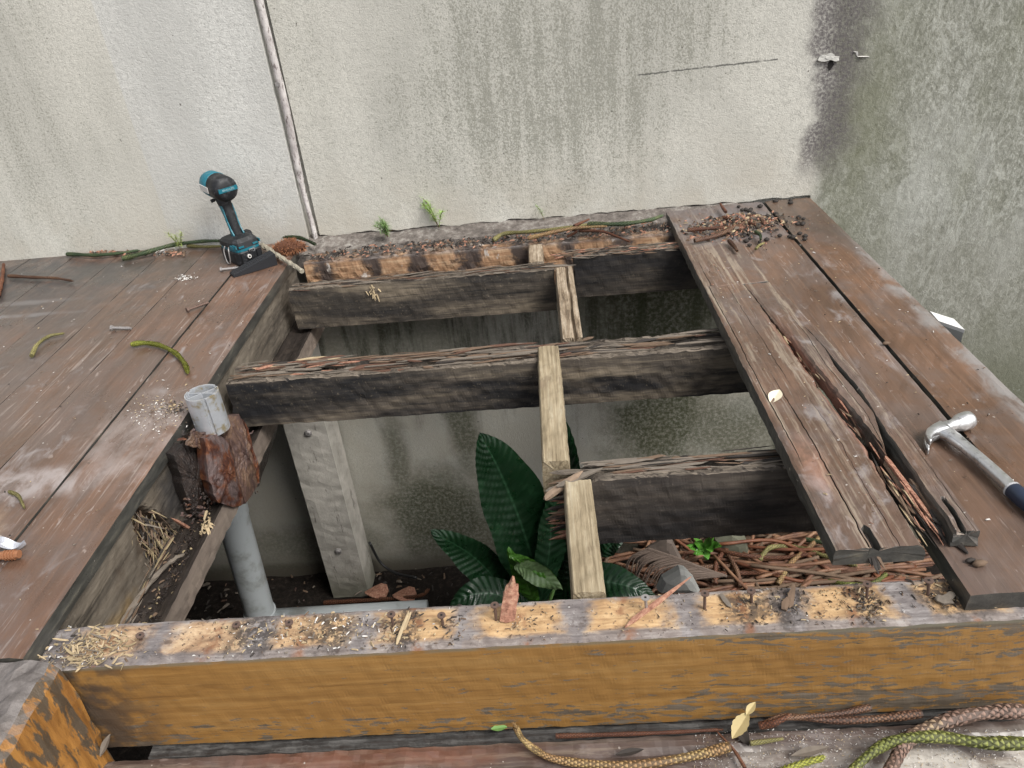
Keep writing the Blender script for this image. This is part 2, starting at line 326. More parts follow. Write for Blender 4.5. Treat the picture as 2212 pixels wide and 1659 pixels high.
# ---- top and face of the front beam: bare yellow wood between grey board marks, flaking ochre stain on the face
def beam_material():
    g = G('flaking_ochre_beam'); x, y, z = g.sep()[0], g.sep()[1], g.sep()[2]
    grain = g.noise((6, 150, 150), 5, .65, .3); med = g.noise((22, 40, 40), 5, .7, .6)
    ph = g.m_('FRACT', g.m_('DIVIDE', g.add(g.add(x, 2.036), g.mul(g.add(g.noise((9, 9, 9), 4, .6), -.5), .10)), .186))
    dst = g.m_('ABSOLUTE', g.add(ph, -.5))
    gap = g.sm(g.add(dst, g.mul(g.add(g.noise(12, 5, .7, off=(9, 0, 0)), -.5), .5)), .24, .44)
    wood = g.ramp(g.add(g.mul(grain, .5), g.mul(med, .5)), [(.3, (.20, .12, .065)), (.47, (.40, .25, .125)), (.6, (.54, .37, .20)), (.75, (.62, .49, .32))])
    leftw = g.sm(g.add(x, g.mul(med, .5)), .1, -.5)
    wood = g.mix(g.mul(leftw, .55), wood, g.ramp(med, [(.35, (.13, .085, .065)), (.5, (.33, .23, .16)), (.65, (.55, .44, .32))]))
    grey = g.ramp(g.add(g.mul(grain, .4), g.mul(med, .6)), [(.3, (.06, .055, .06)), (.5, (.16, .15, .155)), (.7, (.34, .33, .335))])
    edge = g.m_('MAXIMUM', g.sm(g.add(y, g.mul(g.add(med, -.5), .03)), .897, .884), g.sm(g.add(y, g.mul(g.add(med, -.5), .03)), .950, .962))
    tp = g.mix(g.m_('MAXIMUM', g.mul(gap, .92), g.mul(edge, .85)), wood, grey)
    tp = g.mix(g.mul(g.sm(g.noise((28, 28, 28), 5, .7, off=(4, 4, 0)), .57, .68), .6), tp, (.06, .038, .028))
    for (bx_, br_) in ((.50, .035), (.30, .03), (.645, .05), (-.285, .025), (-.42, .05), (-.56, .04), (.37, .03)):
        tp = g.mix(g.mul(g.mul(g.blob((bx_, .925, -.035), (br_, .05, .05), .5, 24, .5), g.sm(g.noise(70, 4, .7, off=(3, 3, 9)), .38, .55)), .85), tp, (.04, .033, .03))
    tp = g.mix(g.mul(g.sm(g.noise(110, 3, .6, off=(8, 2, 2)), .62, .68), .55), tp, (.05, .04, .035))
    tp = g.mix(g.mul(g.sm(dst, .10, .0), g.mul(g.sm(g.noise(34, 4, .6, off=(2, 6, 4)), .44, .6), .75)), tp, (.20, .085, .04))
    och = g.ramp(g.noise((3.5, 60, 60), 5, .6, .3), [(.3, (.20, .100, .028)), (.5, (.255, .134, .038)), (.68, (.29, .162, .052))])
    och = g.mix(g.mul(g.sm(g.noise((5, 110, 110), 4, .6, .3, off=(1, 2, 0)), .56, .7), .4), och, (.13, .062, .018))
    amt = g.add(g.mul(g.sm(z, -.16, -.235), .10), g.mul(g.sm(x, -.5, .65), .10))
    amt = g.add(amt, g.mul(g.mul(g.sm(z, -.075, -.045), g.sm(x, .05, .4)), .09))
    fl = g.noise((24, 110, 110), 6, .66, .5, off=(7, 3, 5))
    flk = g.sm(g.add(g.add(fl, amt), g.mul(g.add(g.noise((3, 14, 14), 3, off=(5, 5, 5)), -.5), .16)), .650, .668)
    fc = g.mix(g.mul(flk, .9), och, g.ramp(grain, [(.35, (.065, .058, .048)), (.6, (.145, .125, .10))]))
    fc = g.mix(g.mul(g.sm(g.noise((10, 160, 160), 4, .7, off=(3, 1, 2)), .66, .72), .5), fc, (.42, .32, .22))
    fc = g.mix(g.mul(g.sm(x, -.70, -.86), g.sm(g.noise(22, 4, off=(1, 3, 1)), .35, .6)), fc, (.07, .05, .035))
    fc = g.mix(g.mul(g.mul(g.sm(z, -.05, -.042), g.sm(g.noise((14, 30, 30), 3), .3, .45)), .7), fc, (.16, .15, .11))
    nz = g.nsep()[2]; c = g.mix(g.sm(nz, .4, .75), fc, tp)
    return g.out(c, g.sm(nz, .3, .8, .48, .85), g.add(g.add(grain, g.mul(flk, -.7)), g.mul(med, .5)), .35, .0018, spec=.4)

def ledger_material():
    g = G('ledger_wood'); x, y, z = g.sep()[0], g.sep()[1], g.sep()[2]
    grain = g.noise((6, 120, 120), 5, .65, .3); med = g.noise((16, 30, 30), 5, .7, .6)
    ph = g.m_('FRACT', g.m_('DIVIDE', g.add(g.add(x, 1.945), g.mul(g.add(g.noise((7, 7, 9), 5, .7), -.5), .26)), .186))
    gap = g.sm(g.m_('ABSOLUTE', g.add(ph, -.5)), .20, .44)
    wood = g.ramp(g.add(g.mul(grain, .5), g.mul(med, .5)), [(.3, (.15, .08, .045)), (.5, (.33, .195, .11)), (.68, (.52, .37, .24))])
    c = g.mix(g.mul(gap, .93), wood, (.045, .036, .034))
    c = g.mix(g.mul(g.sm(g.noise((20, 20, 11), 4, .6, off=(5, 0, 3)), .62, .68), .8), c, (.55, .5, .45))
    c = g.mix(g.mul(g.sm(z, -.05, -.036), .7), c, g.ramp(med, [(.4, (.06, .05, .048)), (.6, (.2, .18, .17))]))
    return g.out(c, .75, g.add(grain, med), .6, .002, spec=.3)

M = {}
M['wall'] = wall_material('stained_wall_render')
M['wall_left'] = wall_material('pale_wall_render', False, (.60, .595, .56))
M['plinth'] = (lambda g: g.out(g.ramp(g.add(g.mul(g.noise(45, 5, .65), .6), g.mul(g.noise(9, 4), .4)), [(.3, (.06, .052, .047)), (.5, (.16, .14, .125)), (.7, (.36, .34, .31))]), .9, g.noise(50, 5, .7), .9, .006, spec=.2))(G('old_mortar'))
M['strip'] = (lambda g: g.out(g.mix(g.mul(g.sm(g.noise((80, 80, 34), 4, .7), .54, .62), .85), g.ramp(g.noise(30, 4), [(.3, (.34, .31, .30)), (.7, (.60, .57, .55))]), (.13, .10, .095)), .8, g.noise(80, 4, .7), .6, .003))(G('joint_strip_paint'))
M['beam'] = beam_material(); M['ledger'] = ledger_material()
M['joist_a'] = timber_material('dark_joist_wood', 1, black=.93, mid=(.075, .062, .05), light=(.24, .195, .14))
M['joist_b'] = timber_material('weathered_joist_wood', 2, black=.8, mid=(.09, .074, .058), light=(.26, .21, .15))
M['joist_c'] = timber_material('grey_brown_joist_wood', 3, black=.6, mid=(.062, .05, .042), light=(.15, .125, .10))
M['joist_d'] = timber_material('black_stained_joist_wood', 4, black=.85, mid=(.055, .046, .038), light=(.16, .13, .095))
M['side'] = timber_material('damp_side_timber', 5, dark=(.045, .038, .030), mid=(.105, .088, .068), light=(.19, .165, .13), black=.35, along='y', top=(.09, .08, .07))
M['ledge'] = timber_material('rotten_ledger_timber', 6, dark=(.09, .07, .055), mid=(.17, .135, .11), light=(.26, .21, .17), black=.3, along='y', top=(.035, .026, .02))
M['block'] = (lambda g: g.out(g.mix(g.mul(g.sm(g.noise((30, 8, 30), 4, .6), .58, .7), .6), g.ramp(g.add(g.mul(g.noise((170, 5, 170), 4, .6, .3), .6), g.mul(g.noise((14, 6, 14), 4), .4)), [(.34, (.13, .10, .06)), (.5, (.28, .225, .145)), (.62, (.39, .33, .23)), (.75, (.50, .45, .36))]), (.20, .15, .10)), .8, g.noise((190, 6, 190), 4, .6), .7, .002, spec=.3))(G('pale_pine_blocking'))
M['block_grey'] = (lambda g: g.out(g.ramp(g.add(g.mul(g.noise((150, 6, 150), 5, .65, .3), .6), g.mul(g.noise((18, 8, 18), 5), .4)), [(.33, (.05, .035, .025)), (.46, (.20, .15, .10)), (.58, (.38, .31, .23)), (.72, (.55, .50, .42))]), .85, g.noise((190, 8, 190), 5, .7), .8, .003, spec=.3))(G('split_grey_blocking'))
M['step'] = deck_material('worn_step_board', 8, base=(.07, .045, .036), wear=.4, bare=.35, wet=.5, along='x', blobs=[
    ((.62, .765, -.26), (.22, .05, .1), (.50, .47, .42), .85), ((.34, .79, -.26), (.1, .022, .1), (.45, .42, .38), .5), ((-.35, .83, -.26), (.25, .03, .1), (.17, .06, .03), .6)])
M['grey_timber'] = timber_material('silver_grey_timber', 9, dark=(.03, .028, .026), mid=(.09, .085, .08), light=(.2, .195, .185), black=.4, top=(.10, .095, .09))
M['side_beam'] = (lambda g: g.out(g.mix(g.sm(g.nsep()[2], .5, .85), g.mix(g.sm(g.add(g.noise((34, 34, 9), 5, .65, .4), g.mul(g.sm(g.sep()[2], -.02, -.12), -.03)), .47, .53), g.ramp(g.noise((60, 60, 6), 4), [(.35, (.20, .085, .018)), (.65, (.36, .17, .04))]), (.085, .062, .04)), g.ramp(g.noise(30, 5, .65), [(.3, (.07, .06, .055)), (.7, (.19, .17, .16))])), .55, g.noise((70, 70, 20), 5, .7), .7, .003))(G('peeling_ochre_side_beam'))
M['soil'] = (lambda g: g.out(g.ramp(g.noise(40, 6, .7), [(.3, (.006, .005, .004)), (.55, (.02, .015, .012)), (.75, (.06, .047, .037))]), .9, g.noise(35, 6, .75), 1, .02, spec=.2))(G('dark_garden_soil'))
M['pvc'] = flat('grey_pvc', (.42, .45, .46), .38, var=.06, sc_=14, bump=.05, dirt=(.27, .28, .27))
M['alu'] = flat('oxidised_aluminium', (.55, .57, .60), .42, .55, .2, 50, .3, dirt=(.36, .30, .18))
M['rust'] = (lambda g: g.out(g.mix(g.sm(g.noise(16, 4, .6, off=(2, 2, 2)), .45, .6), g.ramp(g.noise(38, 6, .7, .5), [(.28, (.016, .007, .006)), (.45, (.06, .019, .012)), (.6, (.15, .05, .018)), (.78, (.33, .19, .11))]), (.12, .085, .08)), .5, g.noise(60, 6, .75), 1, .004, spec=.5))(G('flaking_rust'))
M['rust_pale'] = (lambda g: g.out(g.ramp(g.noise((30, 30, 12), 6, .7, .5), [(.28, (.025, .013, .011)), (.45, (.085, .05, .042)), (.58, (.16, .095, .06)), (.75, (.34, .30, .28))]), .45, g.noise(60, 6, .75), 1, .004, spec=.5))(G('grey_scaled_rust'))
M['wetrot'] = (lambda g: g.out(g.ramp(g.noise(60, 6, .7), [(.3, (.006, .004, .004)), (.55, (.028, .018, .014)), (.8, (.09, .06, .045))]), .28, g.noise(90, 6, .8), 1, .006, spec=.6))(G('wet_black_rot'))
M['screw'] = flat('rusty_screw', (.15, .10, .08), .6, .5, .35, 160, .6)
M['screw_grey'] = flat('dull_zinc_screw', (.38, .36, .35), .5, .6, .25, 160, .4)
M['leaf'] = None
M['chip_pale'] = flat('pale_wood_chip', (.40, .31, .19), .85, 0, .3, 70)
M['chip_red'] = (lambda g: g.out(g.ramp(g.noise(110, 5, .65), [(.3, (.16, .065, .04)), (.5, (.33, .16, .105)), (.72, (.48, .30, .2))]), .8, g.noise(160, 4, .7), .8, .002))(G('red_brown_splinter'))
M['chip_brown'] = flat('brown_wood_chip', (.13, .085, .055), .85, 0, .4, 70)
M['chip_dark'] = flat('black_crumb', (.03, .024, .02), .8, 0, .4, 70)
M['chip_grey'] = flat('grey_splinter', (.15, .125, .10), .85, 0, .35, 80)
M['chip_white'] = flat('white_flake', (.62, .60, .57), .8, 0, .1, 70)
M['straw'] = flat('straw_fibre', (.27, .21, .12), .8, 0, .35, 70)
M['gap'] = flat('near_black_fill', (.012, .010, .009), .95)  # near-black fill for the chip hole, screw sockets and gauge marks

# ---------------------------------------------------------------- timber builder
def timber(axis, a0, a1, u0, u1, z0, z1, step=.02, nt_=8, ns=4, r=.004, amp=.0008, top=None, side=None, j0=0.0, j1=0.0, uf=None, zf=None, seed=0, cracks=()):
    """long member along axis; top(a, f) lowers the top, side(a, z) pushes the low-u face inwards; j0/j1 ragged ends"""
    prof = []
    for i in range(ns): prof.append(('l', i / ns))                 # low-u side, going up
    for i in range(nt_ + 1): prof.append(('t', i / nt_))
    T0 = len(prof) - nt_ - 1
    for i in range(3 * len(cracks)): prof.append(('t', 1.0))
    for i in range(1, ns): prof.append(('r', 1 - i / ns))
    prof.append(('r', 0.0)); prof.append(('b', .5))
    jr = [(mn.noise(Vector((k * .9, seed, 3))) , mn.noise(Vector((k * .9, seed, 8)))) for k in range(len(prof))]
    n = max(int((a1 - a0) / step), 2); rings = []
    for i in range(n + 1):
        a = a0 + (a1 - a0) * i / n; ring = []
        U0, U1 = (uf(a) if uf else (u0, u1)); zz0, zz1 = z0, z1
        if zf: dzf = zf(a); zz0 += dzf; zz1 += dzf
        if cracks:
            pts = [(q / nt_, 0.0) for q in range(nt_ + 1)]; wdt_ = abs(U1 - U0) or .01
            for (cf, hw, dp, y0_, y1_, ph) in cracks:
                c_ = cf + .02 * fbm(a * 2.5, ph) + .004 * fbm(a * 40, ph); fade = max(0, min(1, (a - y0_) / .08 + .0001, (y1_ - a) / .25)); h_ = hw * fade * (1 + .5 * fbm(a * 22, ph + 2)) / wdt_ + .0005
                c_ = min(max(c_, h_ + .01), 1 - h_ - .01); pts = [(f_, d_) for f_, d_ in pts]; pts += [(c_ - h_, 0.0), (c_, dp * fade), (c_ + h_, 0.0)]
            pts.sort(); tops = pts
        for k, (w_, f) in enumerate(prof):
            aa = a
            if i == 0: aa += jr[k][0] * j0 + j0 * .5
            if i == n: aa += jr[k][1] * j1 - j1 * .5
            if w_ == 't':
                cd = 0.0
                if cracks: f, cd = tops[k - T0]
                u = U0 + (U1 - U0) * f; z = zz1
                if f in (0, 1): z -= r * .6; u += r * .5 * (1 if f == 0 else -1)
                if top: z -= top(a, f)
                z -= cd
            elif w_ == 'l':
                u = U0; z = zz0 + (zz1 - r * 2 - zz0) * (f + .0); 
                if top: z -= top(a, 0) * f
                if side: u += side(a, z)
            elif w_ == 'r':
                u = U1; z = zz0 + (zz1 - r * 2 - zz0) * f
                if top: z -= top(a, 1) * f
            else: u = (U0 + U1) / 2; z = zz0
            dn = amp * 2 * mn.noise(Vector((a * 40, u * 60, z * 60 + seed)))
            if w_ in 't': z += dn
            elif w_ in 'lr': u += dn
            ring.append(Vector((aa, u, z)) if axis == 'x' else Vector((u, aa, z)))
        rings.append(ring if axis == 'y' else ring[::-1])
    return loft(rings)

# ================================================================ SETTING
nG = 60; V = []; Fc = []
gx = [-20, -8, -4] + [-2.8 + i * .07 for i in range(80)] + [4, 8, 20]; gy = [-20, -6, -2] + [.5 + i * .06 for i in range(42)] + [3.2, 8, 20]
for yy in gy:
    for xx in gx:
        V.append((xx, yy, -1.83 + (.035 * fbm(xx * 5, yy * 5, 0, 4) if -3 < xx < 3 and 0 < yy < 3.1 else 0)))
for j in range(len(gy) - 1):
    for i in range(len(gx) - 1):
        q = j * len(gx) + i; Fc.append((q, q + 1, q + len(gx) + 1, q + len(gx)))
mesh('ground', V, Fc, M['soil'], kind='structure', smooth=True, label='dark damp garden soil at the bottom of the pit')

# added slabs, mostly unseen, that keep light out of the pit's front and left
b = MB().box((-.7, .52, -1.09), (2.2, .10, .76)); b.build('pit_light_block', M['plinth'], origin=(-.7, .52, -1.85), label='added slab under the step that keeps light out of the front of the pit', cat='wall')
b = MB().box((-2.9, 1.7, -1.0), (.10, 1.3, .85)); b.build('side_light_block', M['plinth'], origin=(-2.9, 1.7, -1.85), label='added slab under the left deck that keeps light out of the pit', cat='wall')

# ---- garden wall
wall = thing('rendered_wall', 'tall stained cement-rendered garden wall behind the timber deck', 'wall', (0, 2.9, -1.83))
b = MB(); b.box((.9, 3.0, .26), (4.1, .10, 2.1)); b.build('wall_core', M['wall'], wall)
def panel(name, x0, x1, ya, yb, zb, mat, rag, lab):
    n = int((x1 - x0) / .012); V = []; Fc = []
    zs = [None, .03, .08, .2, .5, 1.0, 1.6, 2.35]
    for layer in range(2):
        for i in range(n + 1):
            x = x0 + (x1 - x0) * i / n; y = ya + (yb - ya) * i / n
            for k, z in enumerate(zs):
                zz = (zb + rag * (fbm(x * 14, 3.3, 0, 4)) if z is None else z + (zb if zb > -.1 else -.5) * (k < 2))
                V.append((x, y + layer * .045 + .0012 * fbm(x * 6, zz * 6, 1), zz))
    K = len(zs); o = (n + 1) * K
    for i in range(n):
        for k in range(K - 1):
            q = i * K + k; Fc.append((q, q + K, q + K + 1, q + 1))
        Fc.append((i * K, o + i * K, o + (i + 1) * K, (i + 1) * K))
    for k in range(K - 1):
        Fc.append((k, k + 1, o + k + 1, o + k)); q = n * K + k; Fc.append((q + 1, q, o + q, o + q + 1))
    return mesh(name, V, Fc, mat, wall, label=lab)
panel('render_panel', -3.0, -.915, 3.02, 2.856, -.02, M['wall_left'], .01, 'pale left panel of the wall')
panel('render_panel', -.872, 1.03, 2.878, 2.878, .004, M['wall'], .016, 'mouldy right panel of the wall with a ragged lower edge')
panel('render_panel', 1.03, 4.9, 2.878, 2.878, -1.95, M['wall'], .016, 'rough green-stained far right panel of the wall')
# joint strip, half round, between the panels
P = smoothp([Vector((-.893 + dx, 2.874, z)) for dx, z in ((.002, -.02), (.003, .03), (-.003, .25), (.004, .5), (-.001, .8), (.002, 1.2), (0, 2.3))], 90)
rings = []
for i, p in enumerate(P):
    wv = .0135 + .002 * fbm(p.z * 12, 1, 0) - .004 * (p.z < .22); dp = .014 + .004 * fbm(p.z * 20, 5, 0)
    if .238 < p.z < .262: dp = .004
    rings.append([p + Vector((wv * cos(a), -dp * sin(a), 0)) for a in [pi * k / 8 for k in range(9)]])
mesh('joint_strip', *loft(rings, closed=False), M['strip'], wall, smooth=True, label='narrow speckled cover strip over the panel joint')
js = ay_(600, 181, 2.86)
b = MB().add(tube([js + Vector((0, .002, 0)), js + Vector((0, -.006, 0))], .0085, 10)); b.build('screw', M['screw_grey'], wall)
# mortar fillet behind the rotten joists
V = []; Fc = []; n = 150; m = 14
for i in range(n + 1):
    x = -.945 + 1.7 * i / n; back = 2.735 + .045 * min(max((x + .93) / .3, 0), 1) + .014 * fbm(x * 8, 2)
    for k in range(m + 1):
        f = k / m; y = 2.90 - (2.90 - back) * f
        V.append((x, y, .006 - .030 * f + .010 * fbm(x * 22, y * 22, 0, 4) - (.06 if k == m else 0)))
for i in range(n):
    for k in range(m):
        q = i * (m + 1) + k; Fc.append((q, q + 1, q + m + 2, q + m + 1))
mesh('mortar_plinth', V, Fc, M['plinth'], wall, label='lumpy grey mortar ledge at the foot of the render')
# flaked patch and paint tick high up on the wall
fp = ay_(1797, 128, 2.877); g_ = []
b = MB()
for dx, dz, s_ in ((-.03, .006, .022), (-.008, .01, .018), (.012, .002, .014)):
    c = fp + Vector((dx, -.002, dz)); ring = [c + Vector((s_ * cos(a) * R.uniform(.7, 1.2), -.003 - .004 * (sin(a) < 0), s_ * .6 * sin(a) * R.uniform(.7, 1.2))) for a in [2 * pi * k / 9 for k in range(9)]]
    b.add(loft([[p + Vector((0, .006, 0)) for p in ring], ring]))
b.build('lifted_flake', flat('bare_render_flake', (.42, .41, .38), .85), wall, label='lifted flake of render')
b = MB()
ring = [fp + Vector((-.004 + .012 * cos(a) * R.uniform(.6, 1.2), -.0022, -.018 + .017 * sin(a) * R.uniform(.7, 1.2))) for a in [2 * pi * k / 8 for k in range(8)]]
b.add(loft([[p + Vector((0, .003, 0)) for p in ring], ring])); b.build('chip_hole', M['gap'], wall)
b = MB(); pts = [ay_(x, y, 2.876) for x, y in ((1844, 112), (1850, 112), (1853, 122), (1878, 122))]
for p, q in zip(pts, pts[1:]): b.add(shard(p, q, .007, .002))
b.build('paint_tick', M['chip_white'], wall)

# ---- post against the wall in the pit
post = thing('concrete_post', 'pale square post standing in the pit against the wall', 'post', (-1.08, 2.80, -1.83))
V_, F_ = timber('y', -1.84, -.30, -1.172, -.985, -.08, .08, .03, 4, 4, .006, .0015)
# lofted along y then stood upright
V_ = [Vector((v.x, 2.80 - v.z, v.y)) for v in V_]
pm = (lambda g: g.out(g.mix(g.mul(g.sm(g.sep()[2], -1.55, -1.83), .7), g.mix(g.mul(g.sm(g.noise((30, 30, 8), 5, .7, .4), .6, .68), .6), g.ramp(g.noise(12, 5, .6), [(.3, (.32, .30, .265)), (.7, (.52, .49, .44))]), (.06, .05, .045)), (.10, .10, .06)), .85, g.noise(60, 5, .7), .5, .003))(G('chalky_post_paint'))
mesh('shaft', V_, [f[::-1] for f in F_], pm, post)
for (x, y) in ((731, 1189), (666, 934)):
    p = ay_(x, y, 2.722); b = MB().add(tube([p + Vector((0, .004, 0)), p + Vector((0, -.008, 0)), p + Vector((0, -.014, 0))], lambda t: .017 if t < .6 else .009, 12)); b.build('bolt', M['screw_grey'], post)

# ---- pipe
pp = thing('drain_pipe', 'grey plastic drain pipe standing in the left of the pit', 'pipe', (-1.36, 2.4, -1.80))
p1 = ay_(561, 1320, 2.4); p0 = ay_(503, 1118, 2.4); up = (p0 - p1).normalized(); rr = .064
b = MB().add(tube([p1 - up * .04, p1, p0, p0 + up * .5], rr, 28)); b.build('pipe', M['pvc'], pp, smooth=True)
b = MB().add(tube([p1 - up * .10, p1 - up * .004, p1, ], rr + .006, 28)); b.build('elbow_collar', M['pvc'], pp, smooth=False)
b = MB().add(tube([p0 + up * .02, p0 + up * .5], rr + .005, 28)); b.build('upper_collar', M['pvc'], pp)
b = MB().add(tube([p1 - up * .06 + Vector((.03, 0, 0)), p1 - up * .06 + Vector((.75, .02, -.02))], .05, 20)); b.build('branch_pipe', M['pvc'], pp, smooth=True)
# thin black cable by the post
P = smoothp([ay_(798, 1172, 2.85), ay_(822, 1215, 2.85), ay_(855, 1238, 2.8), ay_(900, 1248, 2.75)], 20)
mesh('cable', *tube(P, .0075, 6), flat('black_cable', (.012, .012, .013), .5), origin=P[0], label='thin black cable bending down beside the pale post', cat='cable', smooth=True)

# ================================================================ LEFT DECK
ld = thing('left_deck', 'brown worn timber deck on the left with a drill standing on it', 'deck', (-1.6, 1.6, -.04))
edges = [-.932, -1.127, -1.314, -1.498, -1.680, -1.880, -2.07, -2.26, -2.46, -2.66, -2.86]
gl = (.34, .33, .34)
blL = [((-2.1, 2.60, 0), (.55, .34, .3), (.035, .032, .033), 1.0), ((-1.95, 2.44, 0), (.30, .018, .3), (.26, .25, .25), .7), ((-1.9, 2.33, 0), (.26, .014, .3), (.30, .29, .30), .7), ((-1.8, 2.2, 0), (.35, .40, .3), (.085, .07, .062), .6),
       ((-1.02, 1.55, 0), (.12, .16, .1), (.33, .28, .26), .55), ((-1.2, 1.36, 0), (.16, .05, .1), (.36, .32, .31), .7), ((-1.24, 1.15, 0), (.06, .12, .1), (.30, .22, .15), .8), ((-1.6, 2.68, 0), (.5, .10, .1), (.06, .055, .05), .6)]
for k in range(len(edges) - 1):
    x1, x0 = edges[k], edges[k + 1]; g1 = .0022 if k else 0
    def wl_(x): return 3.02 + (x + 3.0) * (2.856 - 3.02) / (3.0 - .915) - .006
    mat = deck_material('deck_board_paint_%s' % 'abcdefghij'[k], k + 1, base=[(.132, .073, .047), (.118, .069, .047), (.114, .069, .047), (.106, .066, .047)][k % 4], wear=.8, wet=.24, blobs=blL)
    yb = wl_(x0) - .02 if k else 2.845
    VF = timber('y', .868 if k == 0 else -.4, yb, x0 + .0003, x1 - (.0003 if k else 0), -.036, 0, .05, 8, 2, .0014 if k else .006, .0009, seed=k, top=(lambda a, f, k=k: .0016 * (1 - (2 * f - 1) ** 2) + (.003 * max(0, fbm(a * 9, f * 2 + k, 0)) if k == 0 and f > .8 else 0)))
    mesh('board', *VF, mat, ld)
# side joist under the first board, with a rotted hollow
tri = [(1.22, -.07), (1.45, -.12), (1.40, -.21), (1.20, -.21)]
HP = [ax_(x, y, -.944) for x, y in ((274, 1100), (312, 1092), (352, 1110), (392, 1150), (432, 1190), (392, 1222), (330, 1226), (306, 1180))]
HP = [(p.y, p.z) for p in HP]
def inpoly(a, z):
    c = False; dm = 9
    for k in range(len(HP)):
        (x1, y1), (x2, y2) = HP[k], HP[(k + 1) % len(HP)]
        if (y1 > z) != (y2 > z) and a < (x2 - x1) * (z - y1) / (y2 - y1) + x1: c = not c
        t = max(0, min(1, ((a - x1) * (x2 - x1) + (z - y1) * (y2 - y1)) / ((x2 - x1) ** 2 + (y2 - y1) ** 2))); dm = min(dm, math.hypot(a - x1 - t * (x2 - x1), z - y1 - t * (y2 - y1)))
    return dm if c else -dm
def hol(a, z):
    d = inpoly(a, z) + .010 * fbm(a * 60, z * 60, 2)
    return -.040 * min(1, max(0, d) / .012) * (1 + .35 * fbm(a * 50, z * 90)) if d > 0 else 0
V_, F_ = timber('y', .966, 2.72, -.985, -.944, -.215, -.037, .008, 4, 22, .003, .0012, seed=4)
V_ = [Vector((v.x + (hol(v.y, v.z) if v.x > -.955 else 0), v.y, v.z)) for v in V_]
mesh('side_joist', V_, F_, timber_material('damp_side_timber_rot', 5, dark=(.045, .038, .030), mid=(.135, .112, .086), light=(.24, .205, .16), black=.3, along='y', top=(.09, .08, .07),
     extra=[((-.98, 1.30, -.14), (.034, .2, .12), (.045, .028, .016), .95), ((-.94, 1.05, -.19), (.1, .12, .03), (.22, .15, .07), .7), ((-.94, 1.5, -.12), (.1, .10, .08), (.03, .03, .032), .7)]), ld)
V_, F_ = timber('y', .968, 2.70, -.943, -.856, -.272, -.205, .012, 10, 3, .004, .002, seed=9, top=lambda a, f: .014 * max(0, sin(pi * min(max((f - .15) / .7, 0), 1))) * (.7 + .8 * fbm(a * 14, f * 3)))
mesh('side_ledger', V_, F_, M['ledge'], ld, label='rotten side ledger lined with black rot')
b = MB()
for i in range(520):
    y = R.uniform(.98, 1.7); x = R.uniform(-.935, -.868); b.add(crumb((x, y, -.214 + R.uniform(-.004, .008)), R.uniform(.004, .011)), R.choice((0, 0, 0, 0, 0, 1, 2)))
b.build('rot_crumbs', [M['wetrot'], M['chip_brown'], M['straw']], ld, kind='stuff')
b = MB()   # straw-like fibres in the hollow
for i in range(900):
    y = R.uniform(1.1, 1.5); z = R.uniform(-.215, -.03); 
    if inpoly(y, z) < -.004: continue
    p = Vector((-.982 + R.uniform(0, .034), y, z)); d = Vector((R.uniform(-.1, .4), R.uniform(-1, .1), R.uniform(-.9, -.1))).normalized()
    b.add(shard(p, p + d * R.uniform(.01, .06), R.uniform(.001, .0045)), R.choice((0, 0, 1, 1, 2, 3)))
for i in range(70):
    y = R.uniform(.99, 1.33); t = (y - .99) / .34; p = Vector((-.938 + R.uniform(-.004, .012), y, -.198 + R.uniform(-.006, .012)))
    b.add(shard(p, p + Vector((R.uniform(-.004, .006), R.uniform(.02, .07), R.uniform(-.004, .006))), R.uniform(.002, .005)), R.choice((0, 1, 2, 3)))
b.build('rotted_fibres', [M['straw'], M['chip_brown'], M['chip_dark'], M['chip_grey']], ld, kind='stuff')
b = MB(); q0 = ax_(368, 1105 + 0, -.925); b.add(shard(ax_(372, 1120, -.935), ax_(452, 1168, -.90), .011, .007)); b.build('splinter', M['chip_red'], ld)
# curled edge of the ledger
P = smoothp([Vector((-.940, .985, -.198)), Vector((-.937, 1.12, -.194)), Vector((-.930, 1.20, -.190)), Vector((-.905, 1.28, -.188)), Vector((-.880, 1.31, -.190))], 24)
mesh('curled_lip', *tube(P, lambda t: .0055 * (1 - .6 * t) + .0015, 6, jit=.5), M['chip_grey'], ld)
b = MB()
for i in range(26):
    p = ax_(445, 1128, -.868) + Vector((0, R.gauss(0, .014), R.gauss(0, .010))); b.add(shard(p, p + Vector((R.uniform(.0, .012), R.uniform(-.03, .02), R.uniform(-.02, .01))), R.uniform(.003, .007)))
b.build('torn_splinters', M['chip_pale'], ld, kind='stuff')

# left front side beam and step
V_, F_ = timber('y', .30, .862, -1.02, -.872, -.30, -.004, .02, 10, 8, .006, .004, seed=12, top=lambda a, f: .06 * max(0, f - .85) + .10 * max(0, (.76 - a) / .5) ** 1.3 + .010 * max(0, f - .8) * 5)
mesh('side_beam', V_, F_, M['side_beam'], ld, label='ochre side beam with peeling stain at the front corner')
leafp = [az_(x, y, -.25) for x, y in ((232, 1596), (248, 1605), (236, 1622), (206, 1628))]

